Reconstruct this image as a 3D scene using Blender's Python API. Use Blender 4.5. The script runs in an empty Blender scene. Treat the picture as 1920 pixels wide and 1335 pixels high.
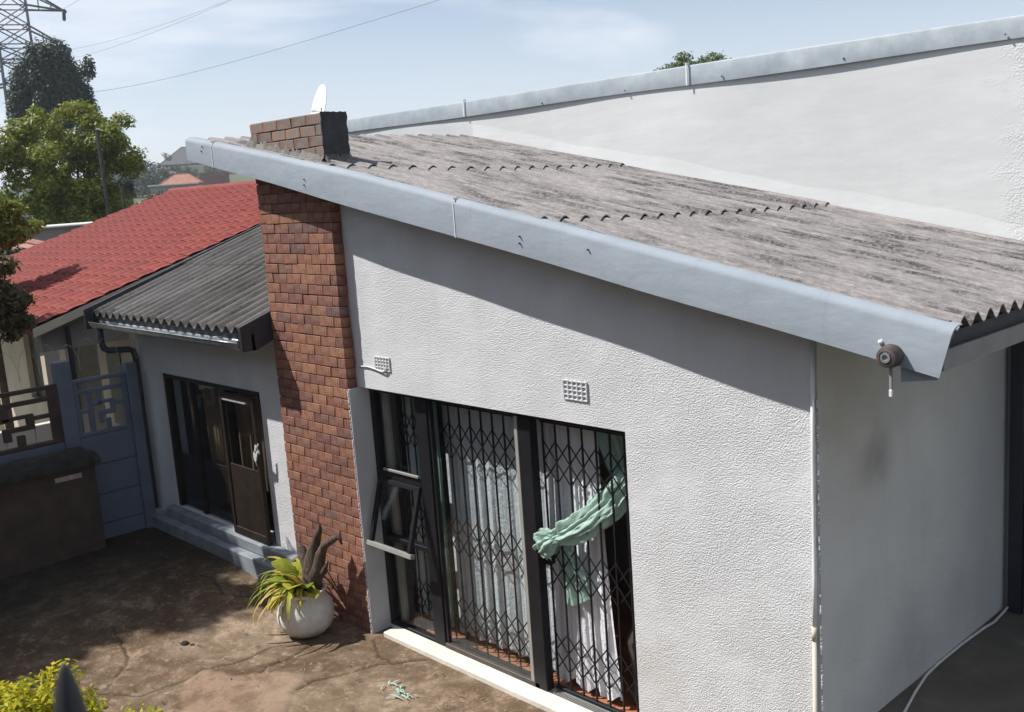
import bpy, bmesh, math, random
import numpy as np
from mathutils import Vector, Matrix
random.seed(7); rng=np.random.default_rng(11)
PI=math.pi; R=math.radians
sc=bpy.context.scene; COL=sc.collection

# ---------------------------------------------------------------- camera
cd=bpy.data.cameras.new('camera'); cam=bpy.data.objects.new('camera',cd); COL.objects.link(cam); sc.camera=cam
FW=Vector((-0.72196581,0.67065387,-0.17026085)); RT=Vector((0.68765234,0.72275776,-0.06896003)); UP=Vector((-0.07680904,0.16686705,0.98298309))
RT.normalize(); FW.normalize(); UP=RT.cross(FW)
cam.matrix_world=Matrix(((RT.x,UP.x,-FW.x,0),(RT.y,UP.y,-FW.y,0),(RT.z,UP.z,-FW.z,3.73),(0,0,0,1)))
cd.sensor_width=36; cd.lens=36*1924.766/1920; cd.clip_start=.05; cd.clip_end=3000
cd.dof.use_dof=True; cd.dof.focus_distance=8.5; cd.dof.aperture_fstop=11

# ---------------------------------------------------------------- world, sun, exposure
SUND=Vector((1.2,1.0,-1.9)).normalized()          # direction the light travels
to_sun=-SUND
elev=math.asin(to_sun.z); azim=math.atan2(to_sun.x,to_sun.y)
w=bpy.data.worlds.new('World'); sc.world=w; w.use_nodes=True
nt=w.node_tree; N=nt.nodes; L=nt.links; N.clear()
out=N.new('ShaderNodeOutputWorld'); bg=N.new('ShaderNodeBackground'); L.new(bg.outputs[0],out.inputs[0])
sky=N.new('ShaderNodeTexSky'); sky.sky_type='NISHITA'; sky.sun_disc=False; sky.sun_elevation=elev; sky.sun_rotation=azim
sky.air_density=1.0; sky.dust_density=.4; sky.ozone_density=4.0
tc=N.new('ShaderNodeTexCoord'); mp=N.new('ShaderNodeMapping'); mp.inputs['Scale'].default_value=(1.6,1.6,7.0); mp.inputs['Rotation'].default_value=(0.20,0.16,0.5)
L.new(tc.outputs['Generated'],mp.inputs[0])
nz=N.new('ShaderNodeTexNoise'); nz.inputs['Scale'].default_value=1.5; nz.inputs['Detail'].default_value=6; nz.inputs['Roughness'].default_value=.52; nz.inputs['Distortion'].default_value=.35
L.new(mp.outputs[0],nz.inputs['Vector'])
rp=N.new('ShaderNodeValToRGB'); rp.color_ramp.elements[0].position=.38; rp.color_ramp.elements[0].color=(0,0,0,1); rp.color_ramp.elements[1].position=.62; rp.color_ramp.elements[1].color=(.80,.80,.80,1)
L.new(nz.outputs['Fac'],rp.inputs[0])
sx=N.new('ShaderNodeSeparateXYZ'); L.new(tc.outputs['Generated'],sx.inputs[0])
hz=N.new('ShaderNodeMapRange'); hz.inputs['From Min'].default_value=.0; hz.inputs['From Max'].default_value=.30; hz.inputs['To Min'].default_value=.66; hz.inputs['To Max'].default_value=.0; hz.interpolation_type='SMOOTHSTEP'
L.new(sx.outputs['Z'],hz.inputs['Value'])
mx0=N.new('ShaderNodeMath'); mx0.operation='MAXIMUM'; L.new(rp.outputs[0],mx0.inputs[0]); L.new(hz.outputs[0],mx0.inputs[1])
mixc=N.new('ShaderNodeMix'); mixc.data_type='RGBA'; L.new(mx0.outputs[0],mixc.inputs[0]); L.new(sky.outputs[0],mixc.inputs[6]); mixc.inputs[7].default_value=(8.1,8.45,9.2,1)
L.new(mixc.outputs[2],bg.inputs[0]); bg.inputs[1].default_value=.087

sl=bpy.data.lights.new('sun','SUN'); sl.energy=5.0; sl.angle=R(.55); sl.color=(1,.972,.93)
so=bpy.data.objects.new('sun',sl); COL.objects.link(so); so.rotation_euler=SUND.to_track_quat('-Z','Y').to_euler(); so.location=(-5,-5,20)
sc.view_settings.view_transform='Standard'; sc.view_settings.look='None'; sc.view_settings.gamma=1; sc.view_settings.use_curve_mapping=False
sc.view_settings.exposure=0.38
try:
    sc.cycles.max_bounces=8; sc.cycles.transparent_max_bounces=16
except Exception: pass

# ---------------------------------------------------------------- materials
class M:
    def __init__(s,name):
        s.m=bpy.data.materials.new(name); s.m.use_nodes=True; s.nt=s.m.node_tree; s.N=s.nt.nodes; s.L=s.nt.links
        s.b=s.N['Principled BSDF']; s._tc=None
    def n(s,t,**k):
        x=s.N.new(t)
        for a,v in k.items(): setattr(x,a,v)
        return x
    def co(s,scale=(1,1,1),rot=(0,0,0),kind='Object'):
        if s._tc is None: s._tc=s.n('ShaderNodeTexCoord')
        m=s.n('ShaderNodeMapping'); m.inputs['Scale'].default_value=scale; m.inputs['Rotation'].default_value=rot
        s.L.new(s._tc.outputs[kind],m.inputs[0]); return m.outputs[0]
    def noise(s,vec,scale=1,detail=4,rough=.55,dist=0):
        x=s.n('ShaderNodeTexNoise'); x.inputs['Scale'].default_value=scale; x.inputs['Detail'].default_value=detail; x.inputs['Roughness'].default_value=rough; x.inputs['Distortion'].default_value=dist
        s.L.new(vec,x.inputs['Vector']); return x.outputs['Fac']
    def ramp(s,fac,stops):
        x=s.n('ShaderNodeValToRGB'); e=x.color_ramp.elements
        while len(e)<len(stops): e.new(.5)
        for i,(p,c) in enumerate(stops):
            e[i].position=p; e[i].color=(c[0],c[1],c[2],1) if not isinstance(c,(int,float)) else (c,c,c,1)
        s.L.new(fac,x.inputs[0]); return x.outputs[0]
    def mix(s,fac,a,b,mode='MIX'):
        x=s.n('ShaderNodeMix',data_type='RGBA',blend_type=mode)
        for v,i in ((fac,0),(a,6),(b,7)):
            if hasattr(v,'is_output') or isinstance(v,bpy.types.NodeSocket): s.L.new(v,x.inputs[i])
            elif i==0: x.inputs[0].default_value=v
            else: x.inputs[i].default_value=(v[0],v[1],v[2],1)
        return x.outputs[2]
    def math(s,op,a,b=0,c=None):
        x=s.n('ShaderNodeMath',operation=op)
        for i,v in enumerate((a,b) if c is None else (a,b,c)):
            if isinstance(v,bpy.types.NodeSocket): s.L.new(v,x.inputs[i])
            else: x.inputs[i].default_value=v
        return x.outputs[0]
    def col(s,v):
        if isinstance(v,bpy.types.NodeSocket): s.L.new(v,s.b.inputs['Base Color'])
        else: s.b.inputs['Base Color'].default_value=(*v,1)
    def rough(s,v):
        if isinstance(v,bpy.types.NodeSocket): s.L.new(v,s.b.inputs['Roughness'])
        else: s.b.inputs['Roughness'].default_value=v
    def bump(s,h,strength=.5,dist=.01,prev=None):
        x=s.n('ShaderNodeBump'); x.inputs['Strength'].default_value=strength; x.inputs['Distance'].default_value=dist
        s.L.new(h,x.inputs['Height'])
        if prev is not None: s.L.new(prev,x.inputs['Normal'])
        s.L.new(x.outputs[0],s.b.inputs['Normal']); return x.outputs[0]
    def sphere(s,c,r):            # soft round stain: 1 in the middle, 0 at distance r
        if s._tc is None: s._tc=s.n('ShaderNodeTexCoord')
        d=s.n('ShaderNodeVectorMath',operation='DISTANCE'); s.L.new(s._tc.outputs['Object'],d.inputs[0]); d.inputs[1].default_value=c
        mr=s.n('ShaderNodeMapRange',interpolation_type='SMOOTHSTEP'); mr.inputs['From Min'].default_value=0; mr.inputs['From Max'].default_value=r; mr.inputs['To Min'].default_value=1; mr.inputs['To Max'].default_value=0
        s.L.new(d.outputs['Value'],mr.inputs['Value']); return mr.outputs[0]
MT={}
def simple(name,c,rough=.6,metal=0,var=.12,nscale=6,bump=0,bscale=40,spec=.5):
    m=M(name); v=m.co(); n=m.noise(v,nscale,5)
    lo=[x*(1-var) for x in c]; hi=[min(1,x*(1+var)) for x in c]
    m.col(m.ramp(n,[(.3,lo),(.7,hi)])); m.rough(rough); m.b.inputs['Metallic'].default_value=metal
    m.b.inputs['Specular IOR Level'].default_value=spec
    if bump: m.bump(m.noise(v,bscale,3),bump,.01)
    MT[name]=m.m; return m.m

# rough-cast white render
def stucco(name,c,bs,grain=46,stains=(),warm=.0):
    m=M(name); v=m.co()
    big=m.noise(v,1.1,5,.6); streak=m.noise(m.co((3.5,3.5,.35)),1.6,4,.6)
    base=m.ramp(big,[(.3,[x*(.92 if bs>.45 else .80) for x in c]),(.72,c)])
    base=m.mix(m.math('MULTIPLY',m.ramp(streak,[(.52,0),(.78,1)]),.24),base,[c[0]*.72,c[1]*.70,c[2]*.66])
    g=m.noise(v,grain,2.5,.6); g2=m.noise(v,grain*2.7,2,.5); 
    flat=m.ramp(m.noise(v,1.9,4,.6),[(.36,.25),(.62,1)])
    h=m.math('ADD',m.ramp(g,[(.36,0),(.66,1)]),m.math('MULTIPLY',g2,.3))
    h=m.math('ADD',m.math('MULTIPLY',h,flat),m.math('MULTIPLY',m.noise(v,7,3,.5),.9))
    base=m.mix(m.ramp(g,[(.30,.10),(.44,0)]),base,[c[0]*.55,c[1]*.53,c[2]*.50])
    for (p,r,a,cc) in stains:
        base=m.mix(m.math('MULTIPLY',m.math('MULTIPLY',m.sphere(p,r),m.ramp(m.noise(v,4,4),[(.25,.4),(.7,1)])),a),base,cc)
    m.col(base); m.rough(.85); m.bump(h,bs,.012); MT[name]=m.m; return m.m
stucco('stucco',(.69,.695,.705),.62,grain=106,stains=[((-3.95,4.7,.62),.30,.35,(.42,.38,.30)),((-3.3,4.7,1.0),.25,.18,(.42,.38,.3))])
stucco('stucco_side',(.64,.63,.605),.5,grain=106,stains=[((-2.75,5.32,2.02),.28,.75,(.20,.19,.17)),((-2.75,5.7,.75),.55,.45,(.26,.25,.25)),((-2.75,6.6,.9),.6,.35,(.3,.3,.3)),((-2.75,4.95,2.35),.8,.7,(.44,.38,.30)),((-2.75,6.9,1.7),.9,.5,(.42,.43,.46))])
# flashing-painted upper wall
m=M('smooth_white'); v=m.co(); c=m.ramp(m.noise(v,.9,5,.6),[(.3,(.55,.56,.55)),(.7,(.64,.64,.63))])
c=m.mix(m.math('MULTIPLY',m.ramp(m.noise(m.co((6,6,.6)),1.5,4),[(.55,0),(.8,1)]),.12),c,(.5,.5,.48)); m.col(c); m.rough(.7)
pn=m.bump(m.noise(m.co((.7,1,2.2)),1.6,3,.5),.22,.04); sx2=m.n('ShaderNodeSeparateXYZ'); m.L.new(v,sx2.inputs[0]); xm=m.ramp(m.math('ADD',m.math('MULTIPLY_ADD',sx2.outputs[0],.55,2.0),m.math('MULTIPLY',m.noise(v,2.3,5,.6),.55)),[(.70,0),(.84,1)])
m.bump(m.math('ADD',m.math('MULTIPLY',m.noise(v,60,2),.10),m.math('MULTIPLY',m.ramp(m.noise(v,64,3,.6),[(.38,0),(.64,1)]),xm)),.42,.010,pn); MT['smooth_white']=m.m
simple('plaster_smooth',(.50,.51,.53),.8,var=.08,nscale=3,bump=.25,bscale=70)
# bricks: one random tone per brick, combed face
m=M('brick'); oi=m.n('ShaderNodeObjectInfo'); v=m.co(); gq=m.n('ShaderNodeNewGeometry'); gw=m.n('ShaderNodeMapping'); m.L.new(gq.outputs['Position'],gw.inputs[0])
t=m.ramp(oi.outputs['Random'],[(.0,(.175,.072,.056)),(.18,(.220,.086,.058)),(.4,(.262,.104,.062)),(.62,(.300,.122,.067)),(.82,(.345,.155,.082)),(.93,(.265,.112,.070)),(1,(.150,.078,.070))])
gv=m.co((1,1,1),kind='Object'); n1=m.noise(m.co((95,12,9),rot=(0,.12,0)),1,3,.6); n2=m.noise(v,14,4)
t=m.mix(m.ramp(n1,[(.38,.6),(.58,0)]),t,(.06,.030,.026)); t=m.mix(m.ramp(n2,[(.5,0),(.80,.5)]),t,(.40,.29,.22)); t=m.mix(m.ramp(m.noise(gw.outputs[0],2.3,5,.65),[(.54,0),(.74,.4)]),t,(.085,.055,.045))
m.col(t); m.rough(.85); m.bump(n1,.9,.010); MT['brick']=m.m
m=M('brick_top'); oi=m.n('ShaderNodeObjectInfo'); v=m.co()
t=m.ramp(oi.outputs['Random'],[(0,(.14,.075,.06)),(.5,(.24,.12,.085)),(1,(.32,.18,.12))]); n1=m.noise(m.co((95,12,9)),1,3,.6); t=m.mix(m.ramp(m.noise(v,9,5),[(.42,0),(.62,.75)]),t,(.20,.185,.16))
m.col(t); m.rough(.9); m.bump(n1,.8,.01); MT['brick_top']=m.m
simple('mortar',(.12,.080,.062),.95,var=.3,nscale=20,bump=.6,bscale=80)
simple('mortar_light',(.42,.38,.33),.95,var=.25,nscale=20,bump=.5,bscale=60)
# fibre-cement roof sheets
def sheet(name,c1,c2,dark,lich,rotz=0,amt=.95):
    m=M(name); v=m.co()
    s1=m.noise(m.co((1.8,22,1)if not rotz else (26,1.6,1.6)),1,6,.68,.3); s2=m.noise(m.co((.9,2.2,1) if not rotz else (2.2,.9,.9)),1.3,3,.5); s3=m.noise(v,42,3,.7)
    b=m.ramp(s2,[(.35,c1),(.65,c2)])
    k=m.math('MULTIPLY',m.ramp(s1,[(.475,0),(.57,1)]),m.ramp(s2,[(.44,1.0),(.68,.25)]))
    k=m.math('MULTIPLY',k,m.ramp(s3,[(.40,.15),(.54,1)]))
    b=m.mix(m.math('MULTIPLY',k,amt),b,dark); b=m.mix(m.ramp(m.noise(v,120,1.5,.5),[(.70,0),(.76,.65)]),b,lich)
    s4=m.noise(m.co((14,90,14) if not rotz else (90,14,14)),1,3,.7); b=m.mix(m.math('MULTIPLY',m.ramp(s4,[(.42,1),(.60,0)]),.30),b,dark); b=m.mix(m.math('MULTIPLY',m.ramp(s3,[(.3,1),(.6,0)]),.30),b,dark)
    m.col(b); m.rough(.92); m.bump(s3,.35,.008); MT[name]=m.m
sheet('roof_sheet',(.262,.243,.238),(.325,.292,.282),(.040,.036,.034),(.62,.60,.56))
sheet('wing_sheet',(.105,.098,.092),(.165,.155,.146),(.030,.028,.025),(.50,.49,.44),1,.9)
# painted galvanised fascia
m=M('fascia_paint'); v=m.co(); c=m.ramp(m.noise(m.co((1.5,1,5)),1.4,5,.6),[(.3,(.255,.288,.325)),(.7,(.300,.334,.370))])
c=m.mix(m.ramp(m.noise(v,7,5,.65),[(.56,0),(.8,.3)]),c,(.40,.44,.47)); dr2=m.noise(m.co((9,1,.9)),1.3,5,.7); c=m.mix(m.ramp(dr2,[(.56,0),(.72,.22)]),c,(.16,.17,.18)); m.col(c); m.rough(.72); m.b.inputs['Specular IOR Level'].default_value=.25; m.bump(m.noise(m.co((2.2,2,5)),1.5,3),.22,.03); MT['fascia_paint']=m.m
m=M('fascia_galv'); v=m.co(); c=m.ramp(m.noise(m.co((2.2,1,2.2)),2.0,5,.65),[(.3,(.24,.275,.30)),(.5,(.30,.335,.36)),(.75,(.40,.43,.45))]); m.col(c); m.rough(.5); m.bump(m.noise(v,3,3),.2,.02); m.b.inputs['Specular IOR Level'].default_value=.25; MT['fascia_galv']=m.m
simple('white_paint',(.74,.74,.73),.5,var=.05)
simple('cream_paint',(.62,.56,.46),.6,var=.06)
simple('black_metal',(.012,.012,.015),.5,var=.25,nscale=12,spec=.25)
simple('dark_frame',(.012,.012,.015),.45,var=.3,nscale=8,spec=.25)
simple('alu',(.24,.235,.225),.45,var=.15,nscale=9)
simple('door_timber',(.022,.014,.010),.55,var=.35,nscale=9,spec=.25)
simple('brown_frame',(.055,.042,.035),.55,var=.3,nscale=9)
simple('beige_wood',(.34,.30,.25),.6,var=.12,nscale=9)
simple('terracotta',(.42,.155,.075),.5,var=.18,nscale=5,bump=.1)
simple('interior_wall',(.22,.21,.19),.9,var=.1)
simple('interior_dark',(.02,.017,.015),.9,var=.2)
simple('dark_soffit',(.05,.05,.055),.8,var=.2)
simple('dark_pipe',(.028,.03,.042),.4,var=.2)
simple('gutter_metal',(.34,.35,.36),.35,metal=.55,var=.3,nscale=7)
simple('plinth_blue',(.22,.245,.27),.8,var=.25,nscale=6,bump=.3)
simple('step_white',(.66,.62,.55),.85,var=.14,nscale=6,bump=.35,bscale=35)
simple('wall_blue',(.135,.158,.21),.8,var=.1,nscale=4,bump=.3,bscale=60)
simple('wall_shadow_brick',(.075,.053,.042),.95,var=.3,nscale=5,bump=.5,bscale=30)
simple('moss_top',(.028,.026,.022),.95,var=.4,nscale=9,bump=.8,bscale=30)
simple('cream_wall',(.55,.47,.36),.85,var=.1,nscale=3,bump=.2)
simple('beige_wall',(.34,.30,.26),.9,var=.12,nscale=3)
simple('far_white',(.62,.60,.56),.9,var=.1,nscale=2)
simple('far_grey',(.24,.235,.23),.9,var=.2,nscale=1.5)
simple('far_dark_roof',(.085,.082,.085),.8,var=.2,nscale=2)
simple('far_orange_roof',(.34,.15,.095),.85,var=.25,nscale=2.5)
simple('far_pink_roof',(.34,.17,.135),.85,var=.2,nscale=2)
simple('far_maroon',(.20,.105,.085),.9,var=.15,nscale=2)
simple('window_dark',(.03,.035,.04),.3,var=.3)
simple('bark',(.085,.06,.042),.95,var=.35,nscale=8,bump=.8,bscale=25)
m=M('driftwood'); v=m.co(); n=m.noise(m.co((60,60,7)),1,5,.7,.4); c=m.ramp(n,[(.32,(.035,.022,.016)),(.5,(.11,.075,.055)),(.7,(.19,.145,.115))]); m.col(c); m.rough(.95); m.bump(n,1,.03); MT['driftwood']=m.m
m=M('pot_white'); v=m.co(); zz=m.n('ShaderNodeSeparateXYZ'); m.L.new(v,zz.inputs[0]); n=m.noise(v,9,5,.65); c=m.ramp(n,[(.3,(.56,.54,.49)),(.65,(.70,.69,.66))])
c=m.mix(m.math('MULTIPLY',m.ramp(m.math('ADD',zz.outputs[2],m.math('MULTIPLY',n,.12)),[(.07,1),(.16,0)]),.7),c,(.28,.20,.14)); c=m.mix(m.ramp(m.noise(m.co((26,26,3)),1,3),[(.55,0),(.72,.3)]),c,(.36,.33,.27)); m.col(c); m.rough(.7); m.bump(m.noise(m.co((6,6,26)),1,3),.5,.012); MT['pot_white']=m.m
simple('soil',(.03,.022,.016),1,var=.4,nscale=20,bump=1)
simple('pylon_steel',(.13,.14,.165),.6,metal=.3,var=.1)
simple('insulator',(.05,.05,.055),.4)
simple('cable_white',(.62,.61,.58),.5,var=.06)
simple('cable_grey',(.30,.29,.27),.6,var=.1)
simple('spike',(.030,.031,.034),.5,var=.2)
simple('lamp_rust',(.075,.055,.05),.6,var=.4,nscale=30)
simple('dish',(.80,.77,.74),.5,var=.1,nscale=3)
simple('dish_logo',(.62,.42,.34),.6,var=.2,nscale=8)
simple('side_black',(.03,.03,.033),.7,var=.5,nscale=14,bump=.4)
simple('ufixture',(.20,.195,.19),.7)
simple('cement_smear',(.16,.15,.135),.95,var=.35,nscale=14,bump=.9,bscale=45)
# red pressed tiles
m=M('red_tile'); v=m.co(kind='Generated'); oi=m.n('ShaderNodeObjectInfo'); g=m.n('ShaderNodeNewGeometry')
gp=m.n('ShaderNodeMapping'); m.L.new(g.outputs['Position'],gp.inputs[0]); n=m.noise(gp.outputs[0],1.3,5,.6); n3=m.noise(gp.outputs[0],30,2)
c=m.ramp(n,[(.3,(.185,.032,.024)),(.7,(.245,.046,.033))]); c=m.mix(m.math('MULTIPLY',oi.outputs['Random'],.45),c,(.14,.026,.022)); c=m.mix(m.ramp(n3,[(.5,0),(.9,.3)]),c,(.27,.09,.08)); c=m.mix(m.ramp(m.noise(gp.outputs[0],3.1,6,.7),[(.55,0),(.72,.55)]),c,(.10,.035,.03)); m.col(c); m.rough(.7); m.b.inputs['Specular IOR Level'].default_value=.2; MT['red_tile']=m.m
# yard concrete: colours only, relief is in the mesh
m=M('yard_concrete'); v=m.co(); a=m.n('ShaderNodeAttribute',attribute_name='mask')
sep=m.n('ShaderNodeSeparateColor'); m.L.new(a.outputs['Color'],sep.inputs[0])
n1=m.noise(v,1.1,6,.62,.6); n2=m.noise(v,5,5,.65,.5); n3=m.noise(v,38,4,.7)
c=m.ramp(n1,[(.28,(.080,.049,.030)),(.43,(.148,.096,.062)),(.55,(.215,.148,.100)),(.70,(.37,.272,.195))])
c=m.mix(m.ramp(n2,[(.40,.7),(.56,0)]),c,(.095,.064,.038)); c=m.mix(m.ramp(n2,[(.56,0),(.68,.6)]),c,(.40,.31,.22)); n4=m.noise(v,14,5,.68,.8); c=m.mix(m.ramp(n4,[(.34,.6),(.50,0)]),c,(.085,.060,.036)); c=m.mix(m.ramp(n4,[(.56,0),(.70,.55)]),c,(.42,.33,.23))
c=m.mix(m.ramp(n3,[(.3,.45),(.55,0)]),c,(.07,.055,.04)); c=m.mix(m.ramp(m.noise(v,60,1),[(.72,0),(.76,.8)]),c,(.45,.40,.33))
pk=m.mix(m.ramp(n3,[(.3,.25),(.6,0)]),m.ramp(n2,[(.3,(.245,.165,.115)),(.7,(.30,.205,.145))]),(.16,.11,.08)); c=m.mix(m.math('MULTIPLY',sep.outputs['Red'],m.ramp(n2,[(.40,.45),(.56,.92)])),c,pk)
c=m.mix(m.math('MULTIPLY',m.sphere((-6.9,3.4,0),2.0),m.ramp(n1,[(.42,0),(.60,.55)])),c,(.33,.26,.19)); c=m.mix(sep.outputs['Green'],c,(.035,.025,.018)); c=m.mix(sep.outputs['Blue'],c,(.022,.022,.018))  # blue channel darkens the base colour where the tree's shade falls
m.col(c); m.rough(.95); m.b.inputs['Specular IOR Level'].default_value=.08; m.bump(n3,.55,.012); MT['yard_concrete']=m.m
m=M('side_concrete'); v=m.co(); c=m.ramp(m.noise(v,2.1,6,.6,.4),[(.3,(.075,.068,.058)),(.6,(.125,.112,.092)),(.8,(.21,.185,.15))]); m.col(c); m.rough(.9); m.bump(m.noise(v,40,4),.5,.01); MT['side_concrete']=m.m
m=M('terrain'); v=m.co(); c=m.ramp(m.noise(v,.35,6,.7),[(.3,(.040,.055,.022)),(.5,(.075,.085,.035)),(.75,(.16,.13,.08))]); m.col(c); m.rough(1); MT['terrain']=m.m
# glass: thin sheet that reflects at grazing angles
m=M('glass'); m.N.remove(m.b); tr=m.n('ShaderNodeBsdfTransparent'); tr.inputs[0].default_value=(.90,.93,.93,1); gl=m.n('ShaderNodeBsdfGlossy'); gl.inputs['Roughness'].default_value=.04
lw=m.n('ShaderNodeLayerWeight'); lw.inputs[0].default_value=.5; fz=m.math('ADD',m.math('MULTIPLY',m.math('POWER',lw.outputs['Facing'],5),.55),.035); mxs=m.n('ShaderNodeMixShader'); m.L.new(fz,mxs.inputs[0]); m.L.new(tr.outputs[0],mxs.inputs[1]); m.L.new(gl.outputs[0],mxs.inputs[2]); m.L.new(mxs.outputs[0],m.N['Material Output'].inputs[0]); MT['glass']=m.m
# cloth
def cloth(name,c,sheen=.2,trans=.25):
    m=M(name); v=m.co(); n=m.noise(m.co((9,9,1.2)),1.4,4,.6); n2=m.noise(v,120,2)
    cc=m.ramp(n,[(.3,[x*.8 for x in c]),(.7,c)]); m.col(cc); m.rough(.8)
    tl=m.n('ShaderNodeBsdfTranslucent'); m.L.new(cc,tl.inputs[0]); ms=m.n('ShaderNodeMixShader'); ms.inputs[0].default_value=trans
    m.L.new(m.b.outputs[0],ms.inputs[1]); m.L.new(tl.outputs[0],ms.inputs[2]); m.L.new(ms.outputs[0],m.N['Material Output'].inputs[0])
    m.bump(m.math('ADD',m.noise(m.co((16,16,16),rot=(0,.6,0)),1,4,.6,1.2),m.math('MULTIPLY',n2,.2)),.55,.02); MT[name]=m.m
cloth('white_cloth',(.86,.86,.90),trans=.12); cloth('mint_cloth',(.47,.66,.57),trans=.25); cloth('brown_cloth',(.24,.15,.085)); cloth('white_plastic',(.75,.75,.75))
# leaves
def leafmat(name,stops,rough=.5,trans=.35,scale=1.4):
    m=M(name); v=m.co(); g=m.n('ShaderNodeNewGeometry'); n=m.noise(v,scale,4,.6); wn=m.n('ShaderNodeTexWhiteNoise'); 
    at=m.n('ShaderNodeAttribute',attribute_name='tone'); f=m.math('ADD',m.math('MULTIPLY',n,.5),m.math('MULTIPLY',at.outputs['Fac'],.5))
    cc=m.ramp(f,stops); m.col(cc); m.rough(rough); m.b.inputs['Specular IOR Level'].default_value=.3
    tl=m.n('ShaderNodeBsdfTranslucent'); m.L.new(cc,tl.inputs[0]); ms=m.n('ShaderNodeMixShader'); ms.inputs[0].default_value=trans
    m.L.new(m.b.outputs[0],ms.inputs[1]); m.L.new(tl.outputs[0],ms.inputs[2]); m.L.new(ms.outputs[0],m.N['Material Output'].inputs[0]); MT[name]=m.m
leafmat('leaf_yellowgreen',[(.2,(.075,.105,.02)),(.5,(.20,.235,.034)),(.8,(.40,.38,.05))])
leafmat('leaf_bright',[(.15,(.16,.21,.015)),(.5,(.46,.45,.025)),(.8,(.75,.50,.02))],trans=.45)
leafmat('leaf_dark',[(.2,(.022,.038,.024)),(.5,(.040,.062,.036)),(.8,(.075,.10,.05))],trans=.15)
leafmat('leaf_mid',[(.2,(.045,.075,.02)),(.5,(.10,.14,.03)),(.8,(.20,.21,.05))])
leafmat('leaf_russet',[(.2,(.045,.045,.02)),(.5,(.10,.085,.035)),(.8,(.20,.13,.05))])
leafmat('fern_leaf',[(.15,(.10,.16,.02)),(.42,(.30,.34,.04)),(.62,(.52,.48,.07)),(.8,(.50,.33,.10))],trans=.4,scale=22)

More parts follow.
